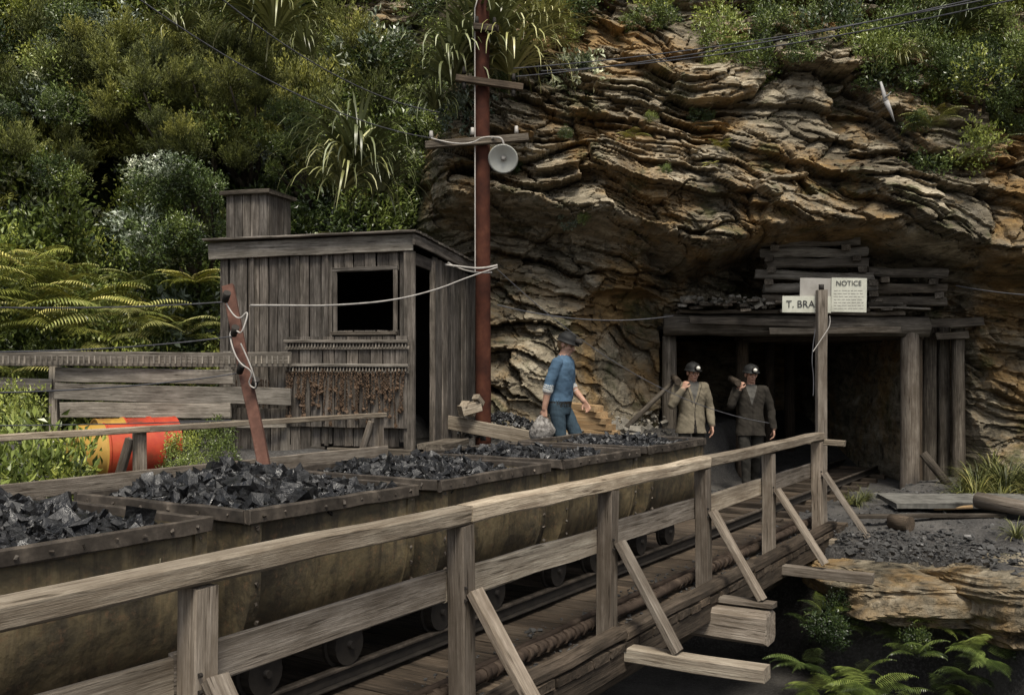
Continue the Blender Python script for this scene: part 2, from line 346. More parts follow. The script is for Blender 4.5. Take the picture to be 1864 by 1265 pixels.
def plume(name,mat,nst,nleaf):
    P0=[];Dd=[];T=[]
    for i in range(nst):
        a=rng.uniform(0,6.28);el=rng.uniform(.2,1.45);d=np.array([math.cos(a)*math.cos(el),math.sin(a)*math.cos(el),math.sin(el)])
        ln=rng.uniform(.35,.8);tn=rng.uniform(.05,.8)
        s=rng.uniform(.25,1,nleaf)[:,None];q=d*ln*s+np.array([0,0,.12])*s*s
        q=q+rng.normal(size=(nleaf,3))*.042*(1.25-s)*1.6
        P0.append(q);Dd.append(d+rng.normal(size=(nleaf,3))*.55+np.array([0,0,.5]));T.append(np.clip(tn+(s[:,0]-.6)*.6+rng.uniform(-.1,.1,nleaf),0,1))
    P0=np.concatenate(P0);Dd=np.concatenate(Dd);T=np.concatenate(T);n=len(P0)
    V,F,T=leaves(P0,Dd,rng.uniform(.05,.095,n),rng.uniform(.014,.024,n),T);return meshof(name,V,F,M[mat],False,T)
def tuft(name,mat,n,L,Wd,droop=1.):
    V=[];F=[];T=[];S=8
    for i in range(n):
        a=rng.uniform(0,6.28);el=rng.uniform(.55,1.5);l=L*rng.uniform(.55,1.15);w=Wd*rng.uniform(.7,1.2)
        h=np.array([math.cos(a),math.sin(a),0]);sd=np.array([-math.sin(a),math.cos(a),0]);p=h*.05;ang=el;tn=rng.uniform(.05,1)**1.3;dr=rng.uniform(.15,.42)*droop
        b0=len(V)
        for k in range(S+1):
            ww=w*(1-(k/S)**2.2)*.5+.002
            V+=[p+sd*ww,p-sd*ww];T+=[tn*(.45+.55*k/S)]*2
            p=p+(h*math.cos(ang)+np.array([0,0,1])*math.sin(ang))*l/S;ang=max(ang-dr*(.4+1.4*k/S),-1.45)
        for k in range(S): F.append((b0+2*k,b0+2*k+1,b0+2*k+3,b0+2*k+2))
    return meshof(name,np.array(V),F,M[mat],True,T)
def ferns(name,n,L,mat='fern'):
    VV=[];FF=[];TT=[];off=0
    for i in range(n):
        a=rng.uniform(0,6.28);el=rng.uniform(.5,1.15);h=np.array([math.cos(a),math.sin(a),0]);sd=np.array([-math.sin(a),math.cos(a),0]);p=h*.03;ang=el;l=L*rng.uniform(.7,1.15);S=26;tn=rng.uniform(.15,.9)
        pos=[];dr=[];LL=[];T=[]
        for k in range(S):
            d=h*math.cos(ang)+np.array([0,0,1])*math.sin(ang);p=p+d*l/S;ang-=.055
            q=k/S;pl=l*.30*(math.sin(math.pi*min(1,(q+.12))**.8)+.06)
            if k>2:
                for sg in(-1,1):
                    pos.append(p);dr.append(sd*sg+d*.35-np.array([0,0,.22]));LL.append(pl*rng.uniform(.8,1.15));T.append(tn+rng.uniform(-.2,.2))
        pos=np.array(pos);dr=np.array(dr);LL=np.array(LL)
        dn=dr/np.linalg.norm(dr,axis=1)[:,None];nn=len(pos);up=np.tile(np.array([0,0,1.]),(nn,1));side=np.cross(dn,up);side/=np.linalg.norm(side,axis=1)[:,None]
        w=l/S*.36
        V=np.stack([pos-side*w*.6,pos+side*w*.6,pos+dn*LL[:,None]*.6+side*w*.7,pos+dn*LL[:,None]-np.array([0,0,.03]),pos+dn*LL[:,None]*.6-side*w*.7],1).reshape(-1,3)
        ii=np.arange(nn)[:,None]*5+off;F=np.concatenate([ii+np.array([0,1,2]),ii+np.array([0,2,4]),ii+np.array([4,2,3])],0)
        VV.append(V);FF.append(F);TT.append(np.repeat(np.clip(T,0,1),5));off+=len(V)
    return meshof(name,np.concatenate(VV),np.concatenate(FF),M[mat],False,np.concatenate(TT))
K={}
K['dark']=[clump('dark_leaf_clump','leafd',46,28,.085,.042) for _ in range(3)]
K['shade']=[clump('shade_darkened_clump','leafr',40,28,.08,.04) for _ in range(2)]
K['olive']=[plume('tea_tree_clump','leafo',60,50) for _ in range(3)]
K['light']=[clump('light_leaf_clump','leafl',40,24,.08,.036) for _ in range(3)]
K['silver']=[clump('silver_leaf_clump','leafs',22,18,.12,.055) for _ in range(2)]
K['big']=[clump('broad_leaf_clump','leafl',26,14,.13,.05,sub=.16,updir=.8) for _ in range(2)]
K['tuft']=[tuft('strap_tuft','strap',130,1.15,.044) for _ in range(3)]
K['fern']=[ferns('fern_crown',11,1.0) for _ in range(3)]
K['sfern']=[ferns('shade_darkened_fern',9,1.0,'leafd') for _ in range(2)]  # ferns in the dark leaf colour, so the ravine shade is painted in
K['grass']=[tuft('grass_tuft','grass',110,.6,.010,.7) for _ in range(2)]
def inst(kind,name,parent,loc,sc,tilt=0.25):
    me=random.choice(K[kind]);o=bpy.data.objects.new(name,me)
    o.matrix_world=Matrix.Translation(loc)@Quaternion((random.uniform(-1,1),random.uniform(-1,1),0),random.uniform(0,tilt)).to_matrix().to_4x4()@Matrix.Rotation(random.uniform(0,6.28),4,'Z')@Matrix.Diagonal((sc,sc,sc*random.uniform(.85,1.15),1))
    return link(o,parent)
veg=group('hillside_shrubs',(-4,16,3))
def onhill(x,z): return float(base(np.array([x]),np.array([z]))[0])
def dens(u,v):
    if u<740:
        return .03 if (((u-690)/120)**2+((v-62)/58)**2<1) else 1.
    if v<300-(u-740)*.3 and u<1050: return .8
    if u>=1050 and v<10+(u-1050)*.28: return .85
    if u>=1050 and v<60+(u-1050)*.34: return .22
    if u>1640 and v<340: return .8
    if v<420: return .09
    return .02
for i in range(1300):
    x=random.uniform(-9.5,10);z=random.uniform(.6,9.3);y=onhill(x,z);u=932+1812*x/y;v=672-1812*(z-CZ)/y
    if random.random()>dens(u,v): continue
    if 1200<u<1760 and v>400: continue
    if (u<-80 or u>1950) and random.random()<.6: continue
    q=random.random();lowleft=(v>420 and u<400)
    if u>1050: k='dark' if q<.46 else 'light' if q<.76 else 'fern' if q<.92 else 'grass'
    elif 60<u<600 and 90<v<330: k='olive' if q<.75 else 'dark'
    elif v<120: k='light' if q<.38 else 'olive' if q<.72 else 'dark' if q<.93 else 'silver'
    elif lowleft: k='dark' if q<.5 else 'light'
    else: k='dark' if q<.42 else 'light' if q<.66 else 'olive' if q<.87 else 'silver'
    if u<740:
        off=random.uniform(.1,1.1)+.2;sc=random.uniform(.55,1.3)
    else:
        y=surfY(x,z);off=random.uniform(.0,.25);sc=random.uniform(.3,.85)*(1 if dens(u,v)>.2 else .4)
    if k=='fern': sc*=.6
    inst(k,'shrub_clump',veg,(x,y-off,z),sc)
def tree(name,u,v,Y,R,kinds,n):
    c=P(u,v,Y);g=group(name,(c.x,c.y,c.z-R*1.5))
    basep=Vector((c.x+.2,Y+1.2,c.z-R*1.6))
    for i in range(n):
        d=Vector((random.gauss(0,1),random.gauss(0,1),random.gauss(0,1))).normalized()*random.uniform(.45,1.15)*R
        d.z*=.75;d.y*=.6;q=c+d
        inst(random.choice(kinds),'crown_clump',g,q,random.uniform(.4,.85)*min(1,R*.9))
        if i%4==0:
            mid=basep.lerp(q,.5)+Vector((random.uniform(-.15,.15),0,.1));log('limb',mid,q,.03,.012,'brown',g,8)
            log('limb',basep.lerp(c,.25),mid,.05,.03,'brown',g,8)
    log('trunk',basep,basep.lerp(c,.6),.1,.05,'brown',g,10)
tree('tea_tree',230,170,15.2,1.15,['olive'],28)
tree('tea_tree',410,170,15.2,1.2,['olive','olive','olive','light'],30)
tree('tea_tree',330,250,14.6,1.0,['olive'],20)
tree('tea_tree',80,260,14.6,1.,['dark','olive'],18)
tree('broadleaf_tree',310,385,13.9,.95,['dark','dark','dark','silver'],22)
tree('broadleaf_tree',150,110,15.6,1.0,['dark','silver','light'],18)
tree('broadleaf_tree',520,250,15.0,.7,['dark','light'],12)
tree('broadleaf_tree',1800,150,13.9,.9,['dark','light'],16)
tree('broadleaf_tree',1720,60,15.0,.8,['light','olive'],12)
for (u,v,Y,s) in [(650,300,13.0,1.1),(622,345,13.1,.95),(695,350,13.1,.8),(870,110,13.0,1.1),(825,150,13.0,1.05),(930,135,13.1,1.0),(905,70,13.4,1.0),(500,60,14.2,1.1),(455,35,14.4,.9),(560,100,14.2,.6),(1640,120,14,.5),(1740,60,14.5,.8),(980,70,14.0,.8),(790,200,13.2,.6),(330,60,14.6,.6)]:
    inst('tuft','strap_leaf_plant',None,P(u,v,Y),s,.3)
for (u,v,Y,s) in [(60,500,13.3,1.),(110,520,13,.8),(150,560,12.8,.9),(215,590,12.7,1.),(280,590,12.7,.8),(320,620,12.6,.8),(40,600,12.6,1.),(110,610,12.6,.9),(350,520,13,.6),(250,520,13,.6),(30,700,12.9,.9),(180,640,12.7,.8),(70,560,13,1.),(1150,250,13.1,.3),(620,440,13.6,.35),(1700,230,13.4,.5),(1790,280,13.1,.5)]:
    inst('fern','fern',None,P(u,v,Y),s)
bl=group('broadleaf_bush',P(80,850,8.6))
for (u,v,Y,s) in [(60,840,8.4,.75),(110,860,8.2,.6),(40,880,8.,.7),(20,820,8.8,.6),(100,820,9,.3),(75,910,7.9,.7),(20,770,9.5,.35),(130,890,8,.4)]:
    inst('big','bush_clump',bl,P(u,v,Y),s)
yv=group('yard_weeds',P(350,790,10.6))
for (u,v,Y,s) in [(330,810,10.4,.35),(375,810,10.5,.35),(320,845,10.2,.3),(400,790,10.7,.35),(40,740,10.8,.5),(340,850,10,.35),(410,830,10.3,.35)]:
    inst('light','weed_clump',yv,P(u,v,Y),s)
rv=group('ravine_foliage',P(1650,1200,8.3))
for i in range(76):
    u=random.uniform(1440,2050);v=random.uniform(1140,1420);Y=random.uniform(8.3,9.)-.3*(u>1700)
    k=random.choice(['shade','sfern','sfern','shade','sfern','sfern']);inst(k,'ravine_plant',rv,P(u,v,Y),random.uniform(.25,.5)*(.85 if k=='sfern' else .8))
for (u,v,k) in [(1500,1115,'sfern'),(1530,1095,'shade'),(1480,1140,'sfern'),(1550,1140,'sfern'),(1510,1160,'shade'),(1545,1110,'dark')]:
    inst(k,'ravine_plant',rv,P(u,v,9.0),.26)
gr=group('bank_grass',P(1790,830,13))
for i in range(34):
    u=random.uniform(1745,1960);v=random.uniform(800,870);Y=13.3-(v-800)/85*1.4+random.uniform(-.3,.3)
    x=(u-932)/1812*Y;g_=random.random()<.8;inst('grass' if g_ else 'light','bank_plant',gr,(x,Y,gz(x,Y)),random.uniform(.5,1.) if g_ else .3)
for (u,v,Y) in [(1560,905,12.5),(1575,870,13),(1545,900,12.6),(1850,980,9.6)]:
    x=(u-932)/1812*Y;inst('grass','dry_grass',gr,(x,Y,gz(x,Y)),.45)
bb_=group('bleached_branch',P(1610,180,13.2));log('branch',P(1603,150,13.2),P(1612,185,13.1),.018,.035,'dead',bb_,8,.4);log('branch',P(1612,185,13.1),P(1628,222,13.1),.035,.006,'dead',bb_,8,.4);log('branch',P(1611,180,13.1),P(1622,168,13.0),.014,.004,'dead',bb_,6,.4)
# ---------------------------------------------------------------- bridge
br=group('timber_bridge',W(-3.8,6,0))
t=-2.5
while t<11.2:
    w=random.uniform(.17,.22);plank('deck_board',W(-2.66,t,-.03+random.uniform(-.006,.006)),W(-5.05,t,-.03),w,.05,'deck',br,jit=.004);t+=w+random.uniform(.006,.02)
plank('edge_beam',W(-2.72,-2.5,-.13),W(-2.72,11.0,-.13),.1,.13,'deck',br,jit=.006)
t=-2.5
while t<10.7:
    t2=min(t+random.uniform(2.2,3),10.9);plank('edge_kerb',W(-2.71,t+.01,.035),W(-2.71,t2,.035),.10,.07,'deck' if t>3 else 'crib',br,jit=.008,ch=.015);t=t2
for pp in (-3.2,-4.6): log('stringer',W(pp,-2.5,-.36),W(pp,11.5,-.36),.2,.2,'deck',br)
pts=[W(-2.93+.012*math.sin(k*.8),-2.5+k*.35,.06+.006*math.sin(k*1.9)) for k in range(39)]
curve('air_pipe',pts,.036,'pipe',br)
pts=[W(-3.07+.012*math.sin(k*.6+2),-2.5+k*.35,.04) for k in range(39)]
curve('water_pipe',pts,.022,'pipe',br)
for k in range(110): 
    tt=-1+k*.11;log('pipe_lashing',W(-2.93,tt,.06),W(-2.93,tt+.05,.06),.041,.039,'pipe',br,8)
cen=[];sz=[]
for k in range(2200):
    p_=random.choice([random.uniform(-3.3,-2.8),random.uniform(-2.85,-2.78)]);t_=random.uniform(1,10.6);cen.append(W(p_,t_,.0));sz.append(.005+.024*random.random()**3)
chunks('spilt_coal',cen,sz,'spoil',br,.7)
tr=group('rail_track',W(-3.93,8,.05))
for pp in(-3.93+.38,-3.93-.38):
    plank('rail_head',W(pp,-2.5,.105),W(pp,22,.105),.045,.02,'tubrim',tr,jit=0)
    plank('rail_web',W(pp,-2.5,.065),W(pp,22,.065),.014,.06,'iron',tr,jit=0)
    plank('rail_foot',W(pp,-2.5,.03),W(pp,22,.03),.08,.012,'iron',tr,jit=0)
t=10.9
while t<21: plank('sleeper',W(-3.3,t,-.01),W(-4.55,t,-.01),.14,.07,'deck',tr);t+=.6
# railing
rl=group('wooden_railing',W(-2.8,6,.5));pt=[]
for k in range(-2,6):
    Y=3.51+1.37*k;pt.append((Y-1.484)/.848)
RT=1.01
plank('top_rail',W(-2.80,-3,RT-.045),W(-2.80,(4.92-1.484)/.848-.02,RT-.045+.005),.11,.085,'railtop',rl,jit=.006,ch=.01)
plank('top_rail',W(-2.80,(4.92-1.484)/.848-.01,RT-.04),W(-2.80,pt[5]+.04,RT-.047),.105,.085,'railtop',rl,jit=.006,ch=.01)
plank('top_rail',W(-2.80,pt[5]+.05,RT-.043),W(-2.80,pt[-1]+.1,RT-.03),.105,.08,'railtop',rl,jit=.006,ch=.01)
plank('rail_end',W(-3.0,pt[-1]+.14,RT-.09),W(-2.55,pt[-1]+.14,RT-.1),.08,.06,'railtop',rl)
for i,t in enumerate(pt):
    d=random.uniform(-.03,.03)
    plank('post',W(-2.8,t+d,-.5 if i==3 else -.15),W(-2.8,t,RT-.09),.1,.105,'rail',rl,up=(S32,C32,0),jit=.004)
    zt=.60
    plank('brace',W(-2.73,t+.02,zt),W(-2.32+random.uniform(-.03,.03),t+.02,-.03),.045,.10,'rail',rl,up=(S32,C32,0),jit=.003)
    for zz in(.58,.64):
        a=W(-2.745,t+.02-.05,zz-.02);log('bolt_head',a,a+Vector((-.02,-.03,0)).normalized()*.012,.009,.009,'iron',rl,8,0,False,2)
    if i!=5: plank('outrigger',W(-3.0,t+.02,-.115 if i!=4 else -.09),W(-2.8+.98+random.uniform(-.1,.1),t+.02,-.12 if i!=4 else -.075),.12,.085,'railtop' if i in(4,7) else 'rail',rl,jit=.005)
    else:
        plank('cross_beam',W(-3.4,t-.05,-.20),W(-2.26,t-.05,-.22),.24,.23,'rail',rl,jit=.01,ch=.03)
        plank('outrigger',W(-3.0,t+.02,-.06),W(-2.25,t+.02,-.06),.12,.04,'rail',rl,jit=.004)
    if i<len(pt)-1:
        t2=pt[i+1];plank('mid_rail',W(-2.875,t-.02+random.uniform(-.05,0),.61),W(-2.875,t2+.06,.61+random.uniform(-.02,.02)),.035,.15,'railtop' if i%2 else 'rail',rl,jit=.004)
# left railing
r2=group('yard_railing',W(-7,6,.8))
lt=[-.8,2.3,5.4,8.5]
for k in range(3):
    plank('rail',W(-7,lt[k]-.05,1.18),W(-7,lt[k+1]+.04,1.18),.09,.05,'railtop',r2)
for k in range(3): plank('lower_rail',W(-6.96,lt[k],.78),W(-6.96,lt[k+1]+.04,.78),.03,.13,'rail',r2)
for t in lt:
    plank('post',W(-7.04,t,.2),W(-7.04,t,1.15),.08,.09,'rail',r2,up=(S32,C32,0));plank('brace',W(-7.1,t-.05,1.1),W(-7.35,t-.1,.4),.04,.08,'rail',r2)
plank('rail',W(-7.05,8.5,1.0),W(-7.05,8.62,.55),.05,.1,'rail',r2)
# ---------------------------------------------------------------- tubs
TR=Matrix.Rotation(math.atan2(.848,.53),4,'Z')
def tubmesh():
    prof=[(.60,1.02),(.60,.88),(.597,.74)]
    for k in range(1,14):
        a=k/13*math.pi/2;prof.append((.597-.52*(1-math.cos(a)),.74-.52*math.sin(a)))
    full=[(y,z) for y,z in prof]+[(-y,z) for y,z in reversed(prof)]
    V=[];F=[];n=len(full);h=.585
    xsn=[-h,-.3,-.1,.1,.3,h]
    for x in xsn:
        for y,z in full: V.append((x,y+random.uniform(-.006,.006),z))
    for i in range(5):
        for k in range(n-1): F.append((i*n+k,i*n+k+1,(i+1)*n+k+1,(i+1)*n+k))
    nf=len(F)
    F.append(tuple(range(n)));F.append(tuple(reversed(range(5*n,6*n))))
    for x0,x1 in((-h-.006,-h+.055),(h-.055,h+.006)):
        b0=len(V)
        for x in(x0,x1):
            for y,z in full:
                s=1.025;V.append((x,y*s,.72+(z-.72)*(s if z<.72 else 1)))
        for k in range(n-1): F.append((b0+k,b0+k+1,b0+n+k+1,b0+n+k))
        for x in(x0,x1):
            b1=len(V)
            for y,z in full: V.append((x,y*1.025,.72+(z-.72)*(1.025 if z<.72 else 1)))
            for y,z in full: V.append((x,y*.93,.72+(z-.72)*(.9 if z<.72 else 1)))
            for k in range(n-1): F.append((b1+k,b1+k+1,b1+n+k+1,b1+n+k))
    return V,F,nf
def tub(tfar,seed,peak):
    tc=tfar-.6;o=W(-3.93,tc,0);g=group('coal_tub',o);T=Matrix.Translation(o)@TR
    V,F,nf=tubmesh();me=meshof('tub_body',V,F,M['tub']);me.polygons.foreach_set('use_smooth',np.array([i<nf for i in range(len(F))]));obj('body',me,g,T)
    def lp(a): return T@Vector(a)
    for sy in(-1,1):
        plank('rim',lp((-.61,sy*.615,1.025)),lp((.61,sy*.615,1.025)),.035,.065,'tubrim',g,jit=.004,seg=8)
        plank('sole_bar',lp((-.68,sy*.2,.24)),lp((.68,sy*.2,.24)),.07,.08,'deck',g)
        plank('rim',lp((sy*.605,-.597,1.0255)),lp((sy*.605,.597,1.0255)),.033,.063,'tubrim',g,jit=.004,seg=8)
        for wy in(-1,1):
            log('wheel',lp((sy*.30,wy*.345,.225)),lp((sy*.30,wy*.405,.225)),.11,.11,'iron',g,18,0,False,2)
            log('wheel_flange',lp((sy*.30,wy*.325,.225)),lp((sy*.30,wy*.345,.225)),.13,.13,'iron',g,18,0,False,2)
        log('axle',lp((sy*.30,-.43,.225)),lp((sy*.30,.43,.225)),.02,.02,'iron',g,8,0)
        plank('buffer',lp((sy*.68,-.2,.28)),lp((sy*.68,.2,.28)),.06,.12,'deck',g)
    curve('coupling',[lp((.68,0,.26)),lp((.74,.0,.22)),lp((.8,0,.26))],.015,'iron',g)
    cen=[]
    for sy in(-1,1):
        for k in range(9): cen.append((-.53+k*.1325,sy*.632,1.025))
        for k in range(6): cen.append((sy*.56,-.614,.5+k*.085+.05));cen.append((sy*.622,-.5+k*.2,1.025))
    chunks('rivets',cen,[.014]*len(cen),'tubrim',g,1,T)
    gx=np.linspace(-.585,.585,44);gy=np.linspace(-.585,.585,44);A,B=np.meshgrid(gx,gy)
    pk=(random.uniform(-.15,.15),random.uniform(-.15,.2))
    hf=lambda a,b:.95+peak*np.clip(1-((a-pk[0])/.68)**2,0,1)**.8*np.clip(1-((b-pk[1])/.75)**2,0,1)**.8+.09*(fbm(a*6+seed*9,b*6,seed)-.5)*1.4
    H=hf(A,B)+rng.uniform(-.012,.012,A.shape);obj('coal_bed',gridmesh('coal_bed',A,B,H,M['coal'],False),g,T)
    n=3000;a=rng.uniform(-.56,.56,n);b=rng.uniform(-.56,.56,n);s=.010+.042*rng.random(n)**4.
    nb=70 if seed<4 else 12
    s[:nb]=rng.uniform(.04,.09,nb);a[:nb]*=.85;b[:nb]*=.85
    c=np.stack([a,b,hf(a,b)+s*.15],1);chunks('coal_lumps',c,s*1.25,'coal',g,1.,T,slab=.45);return g,T
tubs=[]
for k,pk in zip(range(-1,5),[.14,.15,.17,.11,.09,.09]):
    tubs.append(tub(2.887+1.43*k,k+2,pk))
g,T=tubs[1]
def sc(pts): curve('chalk_mark',[T@Vector((x,-.608,z)) for x,z in pts],.0022,'chalk',g,True)
sc([(-.28,.88),(-.27,.78),(-.24,.83),(-.22,.77),(-.19,.88)]);sc([(-.1,.78),(-.1,.90),(-.02,.86),(-.08,.82),(-.02,.77)]);sc([(.08,.87),(.05,.81),(.1,.77),(.14,.81),(.1,.88)])
sc([(.2,.90),(.2,.78),(.27,.78)]);sc([(.36,.92),(.34,.80),(.4,.80),(.44,.92),(.45,.78)])
# ---------------------------------------------------------------- shed
A0=Vector((-3.49,11.9,0));e1=Vector((.959,-.284,0)).normalized();e2=Vector((.284,.959,0)).normalized()
def SH(s,d,z): q=A0+e1*s+e2*d;return Vector((q.x,q.y,z))
sh=group('timber_shed',SH(1.2,1,.7));UPn=-e2
zb,zt=.80,3.10;WS,WE,WZ0,WZ1=1.56,2.25,2.12,2.80;SL=2.47
s=0.0
while s<SL-.03:
    w=min(random.uniform(.11,.17),SL-s);c=s+w/2;off=random.uniform(-.014,.014)
    def bd(z0,z1): plank('front_board',SH(c,off,z0),SH(c+random.uniform(-.008,.008),off,z1),w-.012,.022,'shed',sh,up=UPn,seg=5,jit=.003)
    if c<WS-.03 or c>WE+.03: bd(zb+random.uniform(-.06,.06),zt)
    else: bd(zb,WZ0);bd(WZ1,zt)
    s+=w
for c0 in (.45,1.05,1.42): plank('cover_batten',SH(c0,-.03,zb),SH(c0,-.03,zt),.05,.018,'shed',sh,up=UPn)
plank('fascia',SH(-.12,-.05,3.08),SH(SL+.03,-.05,3.10),.03,.19,'fence',sh,jit=.004)
plank('corner_post',SH(SL-.02,-.03,zb-.1),SH(SL-.02,-.03,3.0),.13,.05,'shed',sh,up=UPn)
for (a,b,w) in(((WS-.03,WZ0-.02),(WS-.03,WZ1+.02),.05),((WE+.03,WZ0-.02),(WE+.03,WZ1+.02),.05)): plank('window_trim',SH(a[0],-.035,a[1]),SH(b[0],-.035,b[1]),w,.03,'shed',sh,up=UPn)
plank('window_sill',SH(WS-.06,-.06,WZ0-.03),SH(WE+.06,-.06,WZ0-.035),.08,.04,'crib',sh)
plank('window_ledge_board',SH(WS+.05,-.055,WZ0-.1),SH(WE,-.055,WZ0-.1),.03,.12,'crib',sh)
plank('window_head',SH(WS-.06,-.04,WZ1+.02),SH(WE+.06,-.04,WZ1+.02),.03,.05,'shed',sh)
SD=2.2
s=.62
while s<SD-.02:
    w=min(random.uniform(.12,.17),SD-s);plank('side_board',SH(SL+random.uniform(-.01,.01),s+w/2,zb-.15),SH(SL,s+w/2,3.05-.1*s/SD*1.5),w-.01,.022,'shed',sh,up=e1,seg=4);s+=w
plank('door_jamb',SH(SL+.02,.58,zb-.1),SH(SL+.02,.58,2.95),.07,.07,'shed',sh)
plank('door_head',SH(SL,.02,2.93),SH(SL,.62,2.90),.03,.14,'shed',sh)
plank('side_fascia',SH(SL+.06,-.1,3.13),SH(SL+.06,SD+.15,2.98),.03,.12,'shed',sh)
plank('door_step',SH(SL+.25,-.1,.82),SH(SL+.25,.8,.82),.3,.06,'crib',sh);plank('door_step_riser',SH(SL+.3,-.1,.6),SH(SL+.3,-.05,.8),.25,.1,'crib',sh)
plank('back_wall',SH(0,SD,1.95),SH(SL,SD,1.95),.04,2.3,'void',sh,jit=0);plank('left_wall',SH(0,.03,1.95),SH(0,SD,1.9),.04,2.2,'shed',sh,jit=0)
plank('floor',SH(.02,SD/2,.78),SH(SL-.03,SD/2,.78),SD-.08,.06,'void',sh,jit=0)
plank('inner_lining',SH(.04,.05,1.93),SH(WS-.1,.05,1.93),.012,2.2,'void',sh,jit=0)  # near-black sheet behind the boards, indoor shade put into its colour
plank('ceiling_lining',SH(.04,SD/2,2.9),SH(SL-.06,SD/2,2.9),SD-.2,.012,'void',sh,jit=0)  # near-black as well, shade under the roof painted in
for k in range(14):
    d=-.14+k*.18;plank('roof_board',SH(-.15,d+.08,3.205-d*.068),SH(SL+.1,d+.08,3.205-d*.068),.178,.025,'shed',sh,jit=.002)
for k in range(9): plank('roof_edge_strip',SH(-.1+k*.28,-.1,3.215),SH(.12+k*.28,-.1,3.225),.05,.016,'fence',sh,jit=.004)
plank('skirting',SH(.2,-.03,.70),SH(1.4,-.03,.68),.03,.22,'shed',sh);plank('bearer',SH(1.45,-.02,.70),SH(2.5,-.02,.70),.1,.16,'crib',sh)
for k in range(9): s0=.12+k*.13;plank('lower_board',SH(s0,-.045,.62),SH(s0,-.045,1.22),.12,.02,'fence' if k%3==0 else 'shed',sh,up=UPn,seg=3)
# boarded chimney
ch=group('chimney',SH(.05,.75,3))
for k in range(5):
    c=-.16+k*.115
    for dd in(.48,1.02): plank('stack_board',SH(c,dd,3.0),SH(c,dd,3.84),.108,.022,'shed',ch,up=UPn,seg=3)
for k in range(5):
    d=.54+k*.11
    for s_ in(-.22,.36): plank('stack_board',SH(s_,d,3.0),SH(s_,d,3.84),.104,.022,'shed',ch,up=e1,seg=3)
plank('cap',SH(-.28,.75,3.865),SH(.42,.75,3.865),.68,.05,'crib',ch,jit=.006)
# token board with chains
tb=group('lamp_token_board',SH(1.7,-.1,1.6))
for k in range(10):
    c=1.02+k*.15;plank('backing_board',SH(c,-.075,1.02),SH(c,-.075,2.05),.14,.02,'shed',tb,up=UPn,seg=3)
for z in(2.00,1.73):
    plank('peg_batten',SH(.93,-.115,z),SH(2.47,-.115,z-.01),.05,.035,'fence',tb)
    plank('peg_rail',SH(.93,-.098,z-.075),SH(2.47,-.098,z-.08),.02,.035,'fence',tb)
    for k in range(38): plank('peg',SH(.96+k*.04,-.115,z-.02),SH(.96+k*.04,-.125,z-.075),.014,.014,'fence',tb,seg=1,jit=0)
cc=[];cs=[]
for k in range(60):
    s0=.96+k*.0248+random.uniform(-.012,.012);zz=1.66+random.uniform(-.03,.02);L=random.uniform(.15,.62);dx=random.uniform(-.06,.06);n=int(L/.014)
    for q in range(n):
        f=q/n;pz=zz-L*f;pp=SH(s0+dx*f+.004*math.sin(q*2.1),-.11-.02*random.random(),pz);cc.append(pp);cs.append(.0115 if q<n-2 else .028)
chunks('hanging_chains',cc,cs,'chain',tb)
ct=group('hanging_tools',SH(.4,-.1,1.6));cc=[];cs=[]
for k in range(12):
    s0=.10+random.random()*.75;L=random.uniform(.1,.35)
    for q in range(int(L/.013)): cc.append(SH(s0,-.1,1.55-q*.013));cs.append(.011)
chunks('chains',cc,cs,'chain',ct)
# fence
fc=group('board_fence',P(240,700,11.9))
def fb(u0,v0,u1,v1,Y0,Y1,hpx,nm='fence_board'): plank(nm,P(u0,v0,Y0),P(u1,v1,Y1),.03,hpx/1812*Y0,'fence',fc,jit=.006)
fb(-260,652,530,655,11.75,11.45,26,'peg_board');fb(100,682,425,686,11.7,11.5,26);fb(100,712,530,722,11.7,11.45,30);fb(110,746,420,748,11.68,11.5,27);fb(-300,690,95,700,11.8,11.75,20);fb(280,770,520,772,11.6,11.5,14)
for k in range(75):
    u=-200+k*9.8;Y=11.72-.27*(u+260)/790;plank('peg',P(u,648,Y-.03),P(u,662,Y-.045),.018,.018,'fence',fc,seg=1,jit=0)
for u in(-200,100,415): plank('fence_post',P(u,640,11.85),Vector((P(u,640,11.85).x,11.85,.3)),.1,.1,'fence',fc)
# drums lying on their sides
def drum(name,c,ax,body,end,R=.29,Ln=.86):
    g=group(name,c);n=36;ax=Vector(ax).normalized();Rm=ax.to_track_quat('Z','Y').to_matrix().to_4x4();T=Matrix.Translation(c)@Rm
    pr=[(0.015,.001),(.015,.26),(.0,.275),(.0,.29),(.03,.285),(.27,.283),(.285,.297),(.305,.297),(.32,.283),(.55,.283),(.565,.297),(.585,.297),(.60,.283),(.83,.285),(.86,.29),(.86,.275),(.845,.26),(.845,.001)]
    V=[];F=[];mi=[]
    for zz,r in pr:
        for k in range(n): V.append((r*math.cos(6.2832*k/n)*R/.29,r*math.sin(6.2832*k/n)*R/.29,zz-.43))
    for i in range(len(pr)-1):
        for k in range(n): F.append((i*n+k,i*n+(k+1)%n,(i+1)*n+(k+1)%n,(i+1)*n+k));mi.append(0 if 6<=i<16 else 1)
    me=meshof('drum_shell',V,F,[M[body],M[end]],True,None,mi);me.set_sharp_from_angle(angle=.6);obj('shell',me,g,T)
    log('bung',T@Vector((.15,.1,-.42)),T@Vector((.15,.1,-.44)),.035,.03,'iron',g,10,0)
q=P(205,815,10.3);drum('oil_drum',(q.x,10.4,.83),(.80,.60,.0),'drumred','drumyel')
q=P(240,800,10.9);drum('oil_drum',(q.x,11.0,.86),(.80,.60,.0),'drumred','drumyel')
for xx in(-4.55,-4.0): plank('timber_bearer',(xx,10.1,.48),(xx+.2,11.3,.48),.1,.12,'crib',None)
